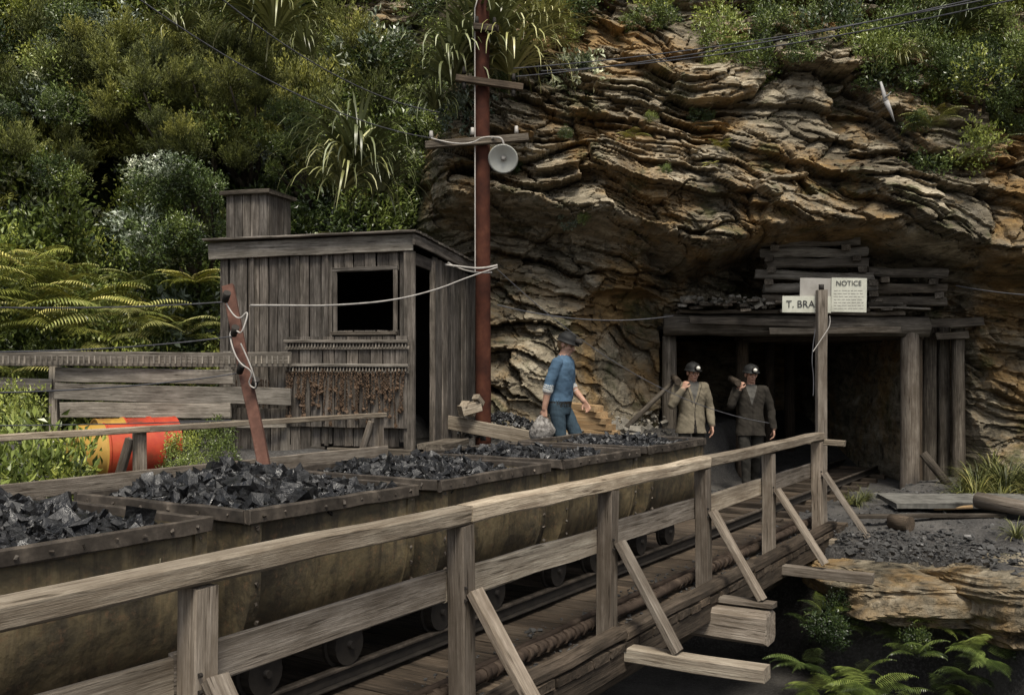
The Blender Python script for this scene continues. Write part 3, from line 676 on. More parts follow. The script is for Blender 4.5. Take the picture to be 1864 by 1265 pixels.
# ---------------------------------------------------------------- poles and wires
pl=group('power_pole',(P(880,700,12.6).x,12.6,.8));px=P(880,700,12.6).x
log('pole',(px,12.6,.5),(px-.02,12.6,8.6),.100,.082,'rustpole',pl,16,.02)
curve('conduit',[(px-.1,12.47,2.9),(px-.105,12.48,6.2),(px-.05,12.5,6.4)],.008,'cable',pl)
plank('crossarm',P(775,265,12.45),P(962,250,12.45),.09,.09,'crib',pl);plank('crossarm',P(830,143,12.45),P(952,160,12.45),.09,.08,'deck',pl);plank('crossarm',P(862,50,12.45),P(908,54,12.45),.09,.08,'deck',pl)
for (u,v) in [(845,135),(935,148),(785,252),(860,246),(940,243),(868,44),(900,46)]:
    a=P(u,v,12.45);log('insulator',a,a+Vector((0,0,.09)),.028,.02,'cable' if v>200 else 'iron',pl,10,0)
for (u,v) in [(845,150),(935,163)]: a=P(u,v,12.45);log('insulator',a,a-Vector((0,0,.09)),.03,.025,'iron',pl,10,0)
lm=group('yard_lamp',P(920,288,12.2));V=[];F=[];n=28;pr=[(.0,.03),(-.06,.05),(-.10,.10),(-.13,.165),(-.14,.185),(-.135,.165),(-.11,.10),(-.08,.045),(-.07,.001)]
for zz,r in pr:
    for k in range(n): V.append((r*math.cos(6.2832*k/n),r*math.sin(6.2832*k/n),zz))
for i in range(len(pr)-1):
    for k in range(n): F.append((i*n+k,i*n+(k+1)%n,(i+1)*n+(k+1)%n,(i+1)*n+k))
T=Matrix.Translation(P(918,284,12.3))@Matrix.Rotation(math.radians(-62),4,'X')@Matrix.Rotation(.1,4,'Y');obj('shade',meshof('lamp_shade',V,F,M['lampin'],True),lm,T)
me=meshof('bulb',*(lambda r:([(r*math.cos(a)*math.cos(b),r*math.sin(a)*math.cos(b),r*1.4*math.sin(b)-.09) for b in np.linspace(-1.57,1.57,9) for a in np.linspace(0,6.283,13)[:-1]],[(i*12+k,i*12+(k+1)%12,(i+1)*12+(k+1)%12,(i+1)*12+k) for i in range(8) for k in range(12)]))(.035),M['signold'],True);obj('bulb',me,lm,T)
curve('lamp_arm',[P(895,252,12.4),P(910,248,12.35),P(918,262,12.36),P(918,278,12.38)],.012,'cable',lm,True)
curve('lamp_cable',[P(785,252,12.4),P(820,262,12.38),P(860,262,12.36),P(880,248,12.36),P(900,250,12.36)],.009,'cable',lm,True)
lp_=group('rail_iron_post',P(470,800,7.6));a=P(487,880,7.5);b=P(415,520,7.8)
plank('post',a,b,.09,.05,'rustlight',lp_,up=(0,1,0),jit=.003)
for (u,v) in [(410,548),(436,678),(462,704),(425,610)]:
    q=P(u,v,7.6);log('insulator',q,q+Vector((.03,-.05,.06)),.025,.03,'iron',lp_,10,0)
curve('rope_binding',[P(410,548,7.6),P(430,590,7.55),P(455,560,7.55),P(440,610,7.5),P(430,600,7.55),P(415,605,7.6),P(432,660,7.5),P(462,676,7.5),P(450,700,7.55),P(470,710,7.55),P(455,660,7.5),P(438,625,7.5)],.006,'cable',lp_,True)
wr=group('overhead_wires',P(500,500,9))
def wire(pts,r,m='wire',s=True): curve('wire',pts,r,m,wr,s)
wire([P(455,556,7.6),P(520,556,7.9),P(600,557,8.5),P(715,548,9.5),P(800,526,10.8),P(850,505,11.8),P(905,487,12.4)],.008,'cable')
wire([P(810,482,12.1),P(840,486,12.1),P(880,490,12.3),P(905,483,12.4)],.013,'cable');wire([P(815,478,12.1),P(850,500,12.2),P(895,496,12.4)],.010,'cable')
for (a,b,c,d,e,f,sg) in [(-60,559,5.5,405,550,7.6,.02),(-60,641,5.5,425,612,7.6,.03),(-60,716,5.5,430,680,7.6,.03),(-60,775,7.5,420,765,9.8,.01)]:
    wire(sag(P(a,b,c),P(d,e,f),sg),.005)
wire(sag(P(985,130,12.45),P(1900,-12,8.5),.12),.007);wire(sag(P(940,140,12.45),P(1900,-30,8.5),.1),.007);wire(sag(P(935,125,12.45),P(1900,-22,9.2),.1),.007)
wire(sag(P(200,-40,9),P(785,252,12.45),.25),.007);wire(sag(P(380,-20,9),P(800,205,12.45),.2),.007)
wire(sag(P(905,555,12.4),P(1225,575,14.0),.12),.008);wire(sag(P(905,490,12.4),P(1400,770,13.4),.35),.005);wire(sag(P(1740,520,14.0),P(1990,540,12.5),.05),.008)
# ---------------------------------------------------------------- portal
pr_=group('mine_portal',P(1450,700,14.5))
log('lintel_log',P(1208,592,14.5),P(1690,596,14.2),.15,.14,'crib',pr_,14,.18)
plank('lintel_cap',P(1235,568,14.55),P(1640,572,14.3),.35,.05,'crib',pr_,jit=.016)
for k in range(40):
    u=1240+k*11+random.uniform(-8,8);plank('roof_lagging',P(u,562-random.uniform(-3,16),13.95+random.uniform(0,.25)),P(u+random.uniform(-22,22),556,15.2),random.uniform(.05,.2),.04,random.choice(['crib','crib','fence','deck']),pr_,jit=.012)
plank('cap_board',P(1580,560,14.1),P(1690,562,14.1),.12,.03,'fence',pr_,jit=.008)
plank('facing_board',P(1255,583,14.2),P(1480,590,14.15),.03,.10,'crib',pr_,jit=.008);plank('facing_board',P(1400,602,14.2),P(1640,600,14.1),.03,.09,'crib',pr_,jit=.008)
def post(u,Y,v0,r,nm='portal_post',m='rail'): a=P(u,v0,Y);log(nm,(a.x,a.y,gz(a.x,a.y)-.3),(a.x+random.uniform(-.03,.03),a.y,a.z),r,r*.93,m,pr_,14,.10)
post(1656,14.25,603,.135);post(1218,14.7,612,.11,m='crib');post(1690,14.8,585,.1,m='crib');post(1718,14.9,580,.1,m='crib');post(1745,14.6,598,.09,m='crib')
for k in range(8): 
    z=.2+k*.27;plank('side_lagging',(5.85+.03*k%2,14.9,z),(6.5,15.3,z),.04,.22,'crib',pr_,jit=.01)
for (u0,u1,v) in [(1383,1568,440),(1378,1586,460),(1385,1586,480),(1380,1600,502),(1380,1602,524),(1575,1728,497),(1560,1730,524),(1590,1728,548),(1395,1500,546)]:
    plank('crib_timber',P(u0+random.uniform(-9,9),v+random.uniform(-2,2),14.25),P(u1+random.uniform(-12,12),v+random.uniform(-4,5),14.1),.14,.13,random.choice(['crib','fence']),pr_,jit=.016,ch=.025)
for (u,v) in [(1410,451),(1540,451),(1400,472),(1560,470),(1405,491),(1570,491),(1400,513),(1500,513),(1590,513),(1590,535),(1700,511),(1610,510),(1710,536),(1480,536),(1390,430),(1400,425)]:
    plank('crib_tie',P(u,v,13.95),P(u,v,15.1),.12,.08,'crib',pr_,jit=.01)
plank('beam_end',P(1690,590,14.3),P(1785,584,14.4),.14,.12,'crib',pr_,jit=.01);plank('beam_end',P(1700,612,14.5),P(1760,610,14.5),.14,.1,'crib',pr_,jit=.01)
log('leaning_prop',P(1128,790,13.7),P(1232,688,14.2),.04,.03,'crib',pr_,10);log('short_prop',P(1680,825,13.9),P(1728,885,13.7),.06,.06,'crib',pr_,10)
chunks('rubble',[P(random.uniform(1240,1660),random.uniform(540,560),random.uniform(14.1,14.8)) for _ in range(140)]+[P(random.uniform(1420,1460),random.uniform(424,432),14.3) for _ in range(8)],[random.uniform(.02,.09) for _ in range(140)]+[.12]*8,'stone',pr_,.7)
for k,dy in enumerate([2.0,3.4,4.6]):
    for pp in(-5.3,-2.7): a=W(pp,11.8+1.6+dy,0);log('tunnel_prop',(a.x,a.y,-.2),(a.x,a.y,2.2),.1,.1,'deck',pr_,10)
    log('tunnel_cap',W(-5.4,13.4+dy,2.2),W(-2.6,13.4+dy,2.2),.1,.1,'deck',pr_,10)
plank('tunnel_roof',(2.2,18.2,2.3),(6.2,18.2,2.3),6.6,.05,'void',pr_,jit=0)  # tunnel darkness put into the roof colour
# sign post
sp=group('notice_sign',P(1495,700,10.8));a=P(1495,528,10.8)
plank('post',(a.x,a.y,-.05),a,.105,.10,'rail',sp,up=(0,1,0));log('post_cap',a,a+Vector((0,0,.06)),.03,.03,'iron',sp,10)
def board(nm,u0,v0,u1,v1,Y,mat):
    c0=P(u0,(v0+v1)/2,Y);c1=P(u1,(v0+v1)/2+1,Y);plank(nm,c0,c1,.016,(v1-v0)/1812*Y,mat,sp,jit=.001,ch=.002)
board('notice_board',1513,506,1577,568,10.87,'sign');board('faded_board',1456,506,1513,541,10.89,'signold');board('name_board',1424,539,1512,569,10.865,'sign')
def text(s,u,v,Y,hpx,al='CENTER'):
    cu=bpy.data.curves.new('lettering','FONT');cu.body=s;cu.size=hpx/1812*Y/.70;cu.align_x=al;cu.align_y='CENTER';cu.extrude=.001;cu.materials.append(M['ink'])
    o=bpy.data.objects.new('lettering',cu);o.matrix_world=Matrix.Translation(P(u,v,Y))@Matrix.Rotation(math.pi/2,4,'X');return link(o,sp)
text('NOTICE',1545,516,10.855,9);text('T. BRA',1457,554,10.85,12.5)
for k in range(7):
    x=1518;
    while x<1570:
        w=random.uniform(3,9);q0=P(x,529+k*5.4,10.86);q1=P(min(x+w,1572),529+k*5.4,10.86);plank('print_line',q0,q1,.002,.006,'signold',sp,seg=1,jit=0,ch=.001);x+=w+2
curve('wire_loop',[P(1480,640,10.7),P(1500,610,10.7),P(1513,590,10.7),P(1510,575,10.7)],.005,'cable',sp,True);curve('hanging_wire',[P(1484,600,10.7),P(1476,650,10.7),P(1482,690,10.7),P(1480,720,10.7)],.005,'wire',sp,True)
# ---------------------------------------------------------------- yard clutter
tp=group('timber_stack',P(1080,770,13))
for k in range(5):
    v=790-k*11.5;plank('sawn_plank',P(1005+k*8+random.uniform(-6,6),v-6,13.1+.05*k),P(1126-k*9,v,12.8),.16,.085,'fresh',tp,jit=.003)
for k in range(3): plank('sawn_plank',P(960+k*10,800-k*12,12.9),P(1110,796-k*11,13.1),.14,.075,'fresh',tp)
plank('timber_edging',P(812,768,12.3),P(985,800,12.0),.05,.17,'railtop',None)
fw=group('firewood_blocks',P(860,740,12.2))
for (u0,v0,u1,v1,w) in [(838,748,872,738,.16),(866,722,876,735,.09),(845,735,860,752,.13)]: plank('block',P(u0,v0,12.1),P(u1,v1,12.2),w,w*.8,'railtop',fw,seg=1)
n=900;cen=[];sz=[]
for k in range(n):
    r=abs(random.gauss(0,.4));a=random.uniform(0,6.28);x=-.15+r*math.cos(a)*1.2;y=12.9+r*math.sin(a)*.8;cen.append((x,y,.72+.38*math.exp(-r*r*3)));sz.append(random.uniform(.015,.05))
chunks('coal_heap',cen,sz,'coal',slab=.6)
n=5200;cen=[];sz=[]
for k in range(n):
    x=random.uniform(2.6,7.4);y=random.uniform(8.0,14.2);z=gz(x,y)
    if z<-.35: continue
    cen.append((x,y,z));sz.append(.008+.05*random.random()**6)
chunks('loose_gravel',cen,sz,'spoil',None,.7)
n=650;cen=[];sz=[]
for k in range(n):
    x=random.uniform(-.8,2.6);y=random.uniform(12.9,14.2);cen.append((x,y,gz(x,y)+.12*random.random()+max(0,y-13.6)*.3));sz.append(.02+.12*random.random()**4)
chunks('rock_rubble',cen,sz,'stone',None,.8)
def rockblk(name,c,r,seed,mat='rock'):
    nu,nw=90,60;a,b=np.meshgrid(np.linspace(0,2*np.pi,nu,endpoint=False),np.linspace(-np.pi/2,np.pi/2,nw))
    d=np.stack([np.cos(a)*np.cos(b),np.sin(a)*np.cos(b),np.sin(b)],2);d=np.sign(d)*np.abs(d)**.6
    k=1+.38*(fbm(np.cos(a)*2+seed*3,b*3+np.sin(a)*2,seed)-.5)+.10*(fbm(np.cos(a)*6,b*9+np.sin(a)*4,seed+3)-.5)
    V=(d*k[:,:,None]*np.array(r)).reshape(-1,3);i=np.arange(nu*nw).reshape(nw,nu);j=np.roll(i,-1,1)
    F=np.stack([i[:-1].ravel(),j[:-1].ravel(),j[1:].ravel(),i[1:].ravel()],1)
    me=meshof(name,V,F,M[mat],False,tone=np.full(len(V),.45));return obj(name,me,None,Matrix.Translation(c)@Matrix.Rotation(.1*seed,4,'Z'))
rockblk('rock_ledge',P(1720,1085,8.9)+Vector((0,.55,-.03)),(1.0,.9,.22),1);rockblk('rock_ledge',P(1960,1110,8.3)+Vector((0,.4,0)),(.9,.9,.3),2)
cen=[];sz=[]
for k in range(1300):
    q=P(random.uniform(1590,1880),random.uniform(1010,1050),8.9);q.y=random.uniform(8.6,10.2);cen.append((q.x,q.y,-.02+.06*random.random()));sz.append(.008+.045*random.random()**5)
chunks('ledge_gravel',cen,sz,'spoil',None,.7)
sl=group('stone_slab',P(1720,915,11.5))
plank('slab_panel',(4.3,11.45,.16),(5.9,11.2,.20),.9,.06,'conc',sl,jit=.02);plank('slab_edge_board',(3.7,10.7,.10),(5.2,10.5,.14),.10,.04,'crib',sl)
log('stray_log',(5.0,10.7,.28),(5.35,10.2,.24),.09,.08,'rail',None,12);log('stray_log',(4.0,10.5,.08),(4.12,10.3,.08),.08,.08,'deck',None,12)
log('stray_log',P(1700,925,11.0),P(1770,922,10.9),.02,.025,'fresh',None,8)
# ---------------------------------------------------------------- people
def cap(a,b,ra,rb,lab,n=16):
    a=np.array(a,float);b=np.array(b,float);d=b-a;L=np.linalg.norm(d)+1e-9;d=d/L
    r=np.array([0,0,1.]) if abs(d[2])<.9 else np.array([1.,0,0]);x=np.cross(d,r);x/=np.linalg.norm(x);y=np.cross(d,x)
    rings=[]
    for q in(-80,-50,-20): rings.append((a+d*ra*math.sin(math.radians(q)),ra*math.cos(math.radians(q))))
    m=max(2,int(L/.02))
    for k in range(m+1): rings.append((a+d*L*k/m,ra+(rb-ra)*k/m))
    for q in(20,50,80): rings.append((b+d*rb*math.sin(math.radians(q)),rb*math.cos(math.radians(q))))
    V=[c+(x*math.cos(6.2832*k/n)+y*math.sin(6.2832*k/n))*rr for c,rr in rings for k in range(n)]
    F=[(i*n+k,i*n+(k+1)%n,(i+1)*n+(k+1)%n,(i+1)*n+k) for i in range(len(rings)-1) for k in range(n)]
    F+=[tuple(reversed(range(n))),tuple((len(rings)-1)*n+k for k in range(n))];return V,F,lab
def ell(c,r,lab,n=20):
    c=np.array(c,float);V=[c+np.array([math.cos(a)*math.cos(b),math.sin(a)*math.cos(b),math.sin(b)])*np.array(r) for b in np.linspace(-1.5,1.5,12) for a in np.linspace(0,6.2832,n,endpoint=False)]
    F=[(i*n+k,i*n+(k+1)%n,(i+1)*n+(k+1)%n,(i+1)*n+k) for i in range(11) for k in range(n)]
    F+=[tuple(reversed(range(n))),tuple(11*n+k for k in range(n))];return V,F,lab
def loft(rs,lab,n=36):
    out=[]
    for i in range(len(rs)-1):
        m=5
        for k in range(m): out.append(tuple(np.array(rs[i])*(1-k/m)+np.array(rs[i+1])*k/m))
    out.append(rs[-1])
    V=[np.array([cx+rx*math.copysign(abs(math.cos(a))**.85,math.cos(a)),cy+ry*math.copysign(abs(math.sin(a))**.85,math.sin(a)),z]) for cx,cy,z,rx,ry in out for a in np.linspace(0,6.2832,n,endpoint=False)]
    F=[(i*n+k,i*n+(k+1)%n,(i+1)*n+(k+1)%n,(i+1)*n+k) for i in range(len(out)-1) for k in range(n)]
    F+=[tuple(reversed(range(n))),tuple((len(out)-1)*n+k for k in range(n))];return V,F,lab
def hand(w,d,nrm,side,curl):
    w=np.array(w,float);d=np.array(d,float);d/=np.linalg.norm(d);nrm=np.array(nrm,float);nrm-=d*nrm.dot(d);nrm/=np.linalg.norm(nrm);s=np.cross(d,nrm)*side
    P_=[];
    for o in(-.026,-.009,.009,.026): P_.append(cap(w+s*o*.5,w+d*.085+s*o,.017,.014,'skin',10))
    for o,l in((.030,.07),(.010,.082),(-.010,.077),(-.029,.06)):
        b=w+d*.088+s*o;a=curl;q=b
        for f,r0,r1 in((.45,.0098,.009),(.32,.009,.0085),(.23,.0085,.0075)):
            dd=d*math.cos(a)+nrm*math.sin(a);q2=q+dd*l*f*1.05;P_.append(cap(q,q2,r0,r1,'skin',8));q=q2;a+=curl*.9
    b=w+d*.025+s*.022;dd=d*.65+s*.65+nrm*.3;dd/=np.linalg.norm(dd);q=b+dd*.045;P_.append(cap(b,q,.014,.0115,'skin',8));dd=d*.85+s*.15+nrm*.45;dd/=np.linalg.norm(dd);P_.append(cap(q,q+dd*.035,.0105,.009,'skin',8))
    return P_
def cloth(name,c,rough=.9,v=.35):
    d=tuple(x*(1-v) for x in c);l=tuple(x*(1+v) for x in c);return mat_noise(name,[(.3,d),(.5,c),(.75,l)],7,rough,.4,.01,spec=.15)
SK=mat_noise('skin',[(.3,(.33,.18,.125)),(.6,(.47,.28,.20)),(.8,(.52,.33,.245))],20,.55,.1,.003)
def person(name,loc,yaw,J,mats,jacket=True,rolled=False,dirt=1):
    g=group(name,loc);T=Matrix.Translation(loc)@Matrix.Rotation(yaw,4,'Z')
    pts=[];h=np.array(J['head'],float);nk=np.array(J['neck'],float);ln=J.get('lean',(0,0))
    lx=lambda z:ln[0]*(z-.9);ly=lambda z:ln[1]*(z-.9)
    hem=.78 if jacket else .93;k=1.0
    rs=[(z_,rx,ry) for z_,rx,ry in((hem,.215,.165),(.95,.19,.14),(1.08,.172,.12),(1.2,.183,.125),(1.32,.20,.13),(1.40,.19,.115),(1.455,.125,.09),(1.49,.070,.068))]
    if not jacket: rs=[(.9,.168,.135),(1.0,.165,.135),(1.08,.165,.135),(1.2,.178,.14),(1.32,.19,.14),(1.40,.175,.12),(1.455,.115,.088),(1.48,.068,.066)]
    pts.append(loft([(lx(z),ly(z),z,rx*k,ry*k) for z,rx,ry in rs],'top'))
    pts.append(loft([(0,0,.80,.155,.13),(0,0,.9,.17,.135),(lx(1.0),ly(1.0),1.0,.158,.125)],'pants'))
    pts.append(cap(nk-np.array([0,0,.05]),h-np.array([0,0,.05]),.062,.056,'skin'))
    hy=J.get('hyaw',0);hp=J.get('hpitch',0);RH=np.array((Matrix.Rotation(hy,3,'Z')@Matrix.Rotation(hp,3,'X')))
    def H(x,y,z): return h+RH@np.array([x,y,z])
    def HE(c,r,lab):
        V,F,l=ell((0,0,0),r,lab,16);V=[H(*(np.array(c)+v)) for v in V];return V,F,l
    pts+= [HE((0,.012,.03),(.076,.095,.088),'skin'),HE((0,-.018,-.03),(.062,.072,.080),'skin'),HE((0,-.055,-.085),(.033,.03,.026),'skin'),
           HE((0,.05,-.01),(.070,.064,.07),'hair'),HE((.062,.02,.01),(.02,.045,.045),'hair'),HE((-.062,.02,.01),(.02,.045,.045),'hair'),HE((0,-.088,.022),(.05,.014,.012),'skin'),HE((.038,-.072,-.018),(.02,.018,.018),'skin'),HE((-.038,-.072,-.018),(.02,.018,.018),'skin'),
           HE((.080,.005,-.005),(.012,.02,.032),'skin'),HE((-.080,.005,-.005),(.012,.02,.032),'skin'),HE((0,-.088,-.056),(.025,.010,.013),'skin')]
    pts.append(cap(H(0,-.088,.012),H(0,-.112,-.026),.009,.0145,'skin',10))
    for sgn,key in((-1,'R'),(1,'L')):
        sh_,el_,wr_=[np.array(q,float) for q in J['arm'+key]]
        r=(.076,.060,.062,.049) if jacket else (.072,.060,.056,.048)
        pts.append(cap(np.array([sh_[0]*.55,sh_[1],sh_[2]+.005]),sh_,.075 if jacket else .070,r[0],'top'))
        pts.append(cap(sh_,el_,r[0],r[1],'top'))
        if rolled:
            m_=el_+(wr_-el_)*.14;pts.append(cap(el_,m_,.062,.063,'cuff'));pts.append(cap(el_,wr_,.048,.031,'skin'))
        else:
            e_=el_+(wr_-el_)*.93;pts.append(cap(el_,e_,r[2],r[3],'top'));pts.append(cap(e_,wr_,.03,.028,'skin'))
        hd=J['hand'+key];pts+=hand(wr_,hd[0],hd[1],sgn*hd[3] if len(hd)>3 else sgn,hd[2])
        hp_,kn,an,toe=[np.array(q,float) for q in J['leg'+key]]
        pts.append(cap(hp_,kn,.098,.078,'pants'));pts.append(cap(kn,an,.076,.066,'pants'));pts.append(cap(an+(0,0,.02),an-(0,0,.03),.066,.072,'pants'))
        pts.append(cap(an-(0,0,.03),an+(toe-an)*.35-(0,0,.02),.045,.045,'shoe'));pts.append(cap(an-(0,0,.035),toe,.046,.042,'shoe'))
        bk=an-(toe-an)*.3;bk[2]=toe[2];pts.append(cap(bk,an-(0,0,.03),.038,.045,'shoe'))
    labs=['skin','hair','top','pants','shoe','cuff','shirt','dark'];ml=[mats.get(l,SK) for l in labs]
    V=[];F=[];LB=[];off=0
    for v,f,l in pts:
        V+=list(v);F+=[tuple(i+off for i in q) for q in f];LB+=[labs.index(l)]*len(v);off+=len(v)
    me=meshof(name+'_src',V,F,SK);o=bpy.data.objects.new('src',me);scene.collection.objects.link(o)
    rm=o.modifiers.new('r','REMESH');rm.mode='VOXEL';rm.voxel_size=.0065;smd=o.modifiers.new('s','SMOOTH');smd.iterations=3;smd.factor=.5
    dg=bpy.context.evaluated_depsgraph_get();ev=bpy.data.meshes.new_from_object(o.evaluated_get(dg));bpy.data.objects.remove(o)
    kd=KDTree(len(V))
    for i,v in enumerate(V): kd.insert(v,i)
    kd.balance()
    nv=len(ev.vertices);co=np.empty(nv*3,np.float32);ev.vertices.foreach_get('co',co);co=co.reshape(-1,3)
    lab=np.array([LB[kd.find(c)[1]] for c in co])
    if jacket: lab[(lab==3)&(co[:,2]>.785)]=2
    clothm=(lab==2)|(lab==3)
    nr=np.empty(nv*3,np.float32);ev.vertices.foreach_get('normal',nr);nr=nr.reshape(-1,3)
    dsp=.022*(fbm(co[:,0]*8+co[:,1]*5,co[:,2]*8,3)-.5)+.022*(fbm(co[:,0]*4,co[:,2]*14+co[:,0]*11,8,2)-.5)
    co2=co+nr*(dsp*clothm)[:,None];ev.vertices.foreach_set('co',co2.astype(np.float32).ravel())
    ev.materials.clear()
    for q in ml: ev.materials.append(q)
    npoly=len(ev.polygons);ls=np.empty(npoly,np.int32);ev.polygons.foreach_get('loop_start',ls);lv=np.empty(len(ev.loops),np.int32);ev.loops.foreach_get('vertex_index',lv)
    v0=lv[ls];pl_=lab[v0].copy();pc=co[v0]
    if jacket:
        cx=ln[0]*(pc[:,2]-.9);fr=(nr[v0][:,1]<-.25)&(pl_==2)&(pc[:,1]<-.02)&(abs(pc[:,0])<.15)
        Vn=fr&(pc[:,2]>1.2)&(abs(pc[:,0]-cx)<(pc[:,2]-1.2)*.30);pl_[Vn]=6
        lapel=fr&(pc[:,2]>1.17)&(~Vn)&(abs(abs(pc[:,0]-cx)-((pc[:,2]-1.2)*.30+.035))<.005);pl_[lapel]=7
        op=fr&(pc[:,2]<=1.2)&(abs(pc[:,0]-cx-.012)<.006+.10*np.clip(1.0-pc[:,2],0,1));pl_[op]=7
    else:
        pl_[(pl_==2)&(pc[:,2]<.955)]=7
    ev.polygons.foreach_set('material_index',pl_.astype(np.int32));ev.polygons.foreach_set('use_smooth',np.ones(npoly,bool));ev.update()
    obj('body',ev,g,T)
    def part(nm,lst,mat,sm=True):
        V=[];F=[];off=0
        for v,f,l in lst: V+=list(v);F+=[tuple(i+off for i in q) for q in f];off+=len(v)
        return obj(nm,meshof(nm,V,F,mat,sm),g,T)
    part('eyes',[HE((sx*.031,-.083,.000),(.011,.006,.006),'x') for sx in(-1,1)],M['ink']);part('eyebrows',[HE((sx*.032,-.097,.020),(.02,.006,.005),'x') for sx in(-1,1)],mats['hair'])
    part('mouth',[HE((0,-.096,-.056),(.021,.005,.004),'x')],mats['mouth'])
    V=[];F=[];n=30;pr=[(-.010,.118,1.15),(-.004,.118,1.15),(.0,.103,1.18),(.03,.103,1.16),(.06,.094,1.15),(.085,.072,1.12),(.10,.04,1.1),(.105,.002,1)]
    pr=[(-.008,.096,1.18)]+pr
    for zz,r,e in pr:
        for q in range(n):
            a=6.2832*q/n;V.append(H(r*math.cos(a),r*math.sin(a)*e-(.022 if r>.11 and math.sin(a)<0 else 0)*(-math.sin(a))+.005,zz+.042))
    F=[(i*n+q,i*n+(q+1)%n,(i+1)*n+(q+1)%n,(i+1)*n+q) for i in range(len(pr)-1) for q in range(n)]
    obj('helmet',meshof('helmet',V,F,mats['helmet'],True),g,T)
    part('helmet_ridge',[cap(H(0,-.10,.098),H(0,-.03,.148),.009,.009,'x',8),cap(H(0,-.03,.148),H(0,.07,.142),.009,.009,'x',8)],mats['helmet'])
    part('lamp_housing',[cap(H(0,-.115,.085),H(0,-.14,.083),.033,.035,'x',16)],M['iron']);
    a=H(0,-.146,.083);b=H(0,-.178,.080);part('lamp_lens',[cap(a,a+(b-a)*.35,.031,.029,'x',16)],M['lens'] if mats.get('lit') else M['iron'])
    part('lamp_cable',[cap(H(0,-.1,.11),H(.02,.09,.12),.006,.006,'x',8),cap(H(.02,.12,.09),H(.04,.13,-.1),.006,.006,'x',8)],M['iron'])
    return g,T
M['lens']=mat_noise('lamp_glass',[(.3,(.6,.58,.5)),(.7,(.75,.73,.66))],9,.25,0)
helm=mat_noise('helmet_shell',[(.3,(.008,.008,.008)),(.7,(.024,.024,.023))],6,.6,.1,.003,spec=.2)
mouthm=mat_noise('lips',[(.3,(.16,.05,.04)),(.7,(.22,.08,.06))],6,.5,0);hairb=mat_noise('hair_brown',[(.3,(.03,.018,.01)),(.7,(.09,.055,.03))],40,.7,.3,.004);hairf=mat_noise('hair_fair',[(.3,(.14,.085,.04)),(.7,(.28,.18,.09))],40,.7,.3,.004)
boot=mat_noise('boot_leather',[(.3,(.012,.01,.008)),(.7,(.04,.03,.022))],9,.6,.2,.004)
tan=cloth('tan_jacket',(.17,.146,.105));drk=cloth('dark_jacket',(.030,.026,.021));blu=cloth('blue_shirt',(.07,.12,.18));jean=cloth('denim_trousers',(.035,.055,.072));dp=cloth('dark_trousers',(.028,.026,.022));gsh=cloth('grey_shirt',(.10,.095,.085));blk=cloth('belt',(.02,.017,.014));wc=cloth('rolled_cuff',(.5,.5,.47))
def legs(): return {'legR':((-.095,0,.9),(-.11,-.08,.50),(-.12,.02,.10),(-.14,-.17,.045)),'legL':((.095,0,.9),(.10,-.02,.49),(.11,.16,.12),(.13,.0,.05))}
J2={'head':(.01,-.05,1.60),'neck':(0,0,1.48),'lean':(.02,-.02),'hyaw':.1,'hpitch':.12,
    'armR':((-.185,0,1.405),(-.30,-.10,1.17),(-.17,-.17,1.385)),'handR':((.35,-.05,.8),(.5,.6,-.3),.9),
    'armL':((.19,0,1.40),(.275,.03,1.12),(.25,-.13,.88)),'handL':((.0,-.25,-1),(-1,0,0),.35)}
J2.update(legs())
x=(1258-932)/1812*13.6
person('miner',(x,13.6,.03),.15,J2,{'top':tan,'pants':dp,'shoe':boot,'hair':hairb,'shirt':gsh,'dark':blk,'helmet':helm,'mouth':mouthm,'lit':1})
x3=(1366-932)/1812*13.9
J3={'head':(.0,-.05,1.625),'neck':(0,0,1.48),'lean':(.0,-.02),'hyaw':.15,'hpitch':.14,
    'armR':((-.19,0,1.405),(-.29,-.12,1.20),(-.19,-.17,1.42)),'handR':((.3,.0,.8),(.5,.6,-.3),.9),
    'armL':((.195,0,1.40),(.29,.04,1.12),(.31,-.04,.87)),'handL':((.03,-.12,-1),(-1,0,0),.45)}
J3.update({'legR':((-.095,0,.9),(-.09,-.11,.50),(-.07,-.10,.10),(-.08,-.29,.045)),'legL':((.095,0,.9),(.09,.02,.49),(.08,.20,.14),(.09,.06,.055))})
person('miner',(x3,13.9,-.02),-.05,J3,{'top':drk,'pants':dp,'shoe':boot,'hair':hairb,'shirt':gsh,'dark':blk,'helmet':helm,'mouth':mouthm,'lit':1})
for (xx,yy,zz) in((x-.19,13.6-.17,1.51),(x3-.2,13.9-.17,1.49)):
    log('shoulder_log',(xx-.02,yy-.05,zz),(xx+.05,yy+.75,zz+.05),.045,.05,'deck',None,14,.05)
J1={'head':(.0,-.09,1.60),'neck':(0,-.03,1.47),'lean':(.0,-.10),'hyaw':-.1,'hpitch':.35,
    'armR':((-.18,-.04,1.39),(-.235,.04,1.12),(-.23,.09,.87)),'handR':((-.0,.05,-1),(1,0,0),.75),
    'armL':((.18,-.05,1.39),(.24,-.05,1.13),(.22,-.22,.95)),'handL':((0,-.5,-.8),(-1,0,0),.5)}
J1.update({'legR':((-.09,0,.9),(-.10,-.06,.50),(-.1,.14,.12),(-.1,-.04,.05)),'legL':((.09,0,.9),(.09,-.20,.52),(.09,-.16,.10),(.09,-.35,.045))})
x1=(1018-932)/1812*11.5
person('miner',(x1,11.5,.36),math.radians(66),J1,{'top':blu,'pants':jean,'shoe':boot,'hair':hairf,'shirt':blu,'cuff':wc,'dark':blk,'helmet':helm,'mouth':mouthm},jacket=False,rolled=True)
hm=Matrix.Rotation(math.radians(66),3,'Z')@Vector((-.23,.12,.74));c=Vector((x1,11.5,.36))+hm
V=[];F=[];n=28
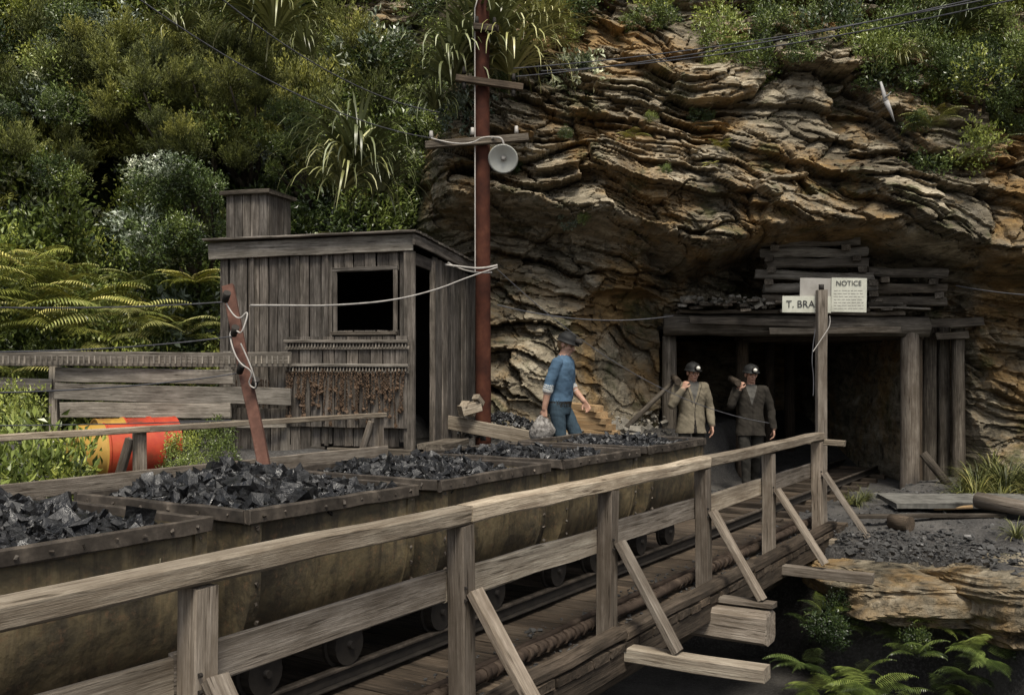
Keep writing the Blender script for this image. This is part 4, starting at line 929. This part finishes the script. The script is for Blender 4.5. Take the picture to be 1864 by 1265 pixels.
for i,b in enumerate(np.linspace(-1.57,1.57,20)):
    for k in range(n):
        a=6.2832*k/n;r=.13*max(math.cos(b),0)**.8*(1-.55*max(0,math.sin(b)))*(1+.25*math.sin(a*5+i*.2)*max(0,math.sin(b))+.6*(float(fbm(np.array(a*1.3),np.array(b*2),5))-.5));V.append((r*math.cos(a)*1.15,r*math.sin(a),.18*math.sin(b)-.12))
F=[(i*n+k,i*n+(k+1)%n,(i+1)*n+(k+1)%n,(i+1)*n+k) for i in range(19) for k in range(n)]
obj('cloth_sack',meshof('cloth_sack',V,F,mat_noise('sack_cloth',[(.35,(.06,.055,.05)),(.5,(.2,.185,.17)),(.7,(.40,.38,.35))],20,.9,.8,.03),True),None,Matrix.Translation(c))
# ---------------------------------------------------------------- light, world, camera
el,az=math.radians(60),math.radians(172)
w=bpy.data.worlds.new('World');scene.world=w;w.use_nodes=True;nt=w.node_tree;bg=nt.nodes['Background']
sk=nt.nodes.new('ShaderNodeTexSky');sk.sky_type='NISHITA';sk.sun_disc=False;sk.sun_elevation=el;sk.sun_rotation=az;sk.dust_density=3
hs=nt.nodes.new('ShaderNodeHueSaturation');hs.inputs['Saturation'].default_value=.38;nt.links.new(sk.outputs[0],hs.inputs['Color']);nt.links.new(hs.outputs[0],bg.inputs[0]);bg.inputs[1].default_value=.15
sd=bpy.data.lights.new('sun','SUN');sd.energy=3.7;sd.angle=math.radians(18);sd.color=(1,.93,.80);so=bpy.data.objects.new('sun',sd);scene.collection.objects.link(so)
dirv=Vector((math.sin(az)*math.cos(el),math.cos(az)*math.cos(el),math.sin(el)));so.rotation_euler=dirv.to_track_quat('Z','Y').to_euler()
cd=bpy.data.cameras.new('camera');cd.lens=35;cd.sensor_width=36;cd.shift_y=.0212;cd.clip_end=600;cd.clip_start=.05
co=bpy.data.objects.new('camera',cd);scene.collection.objects.link(co);co.location=(0,0,CZ);co.rotation_euler=(math.pi/2,0,0);scene.camera=co
scene.view_settings.view_transform='Standard';scene.view_settings.look='None';scene.view_settings.exposure=0
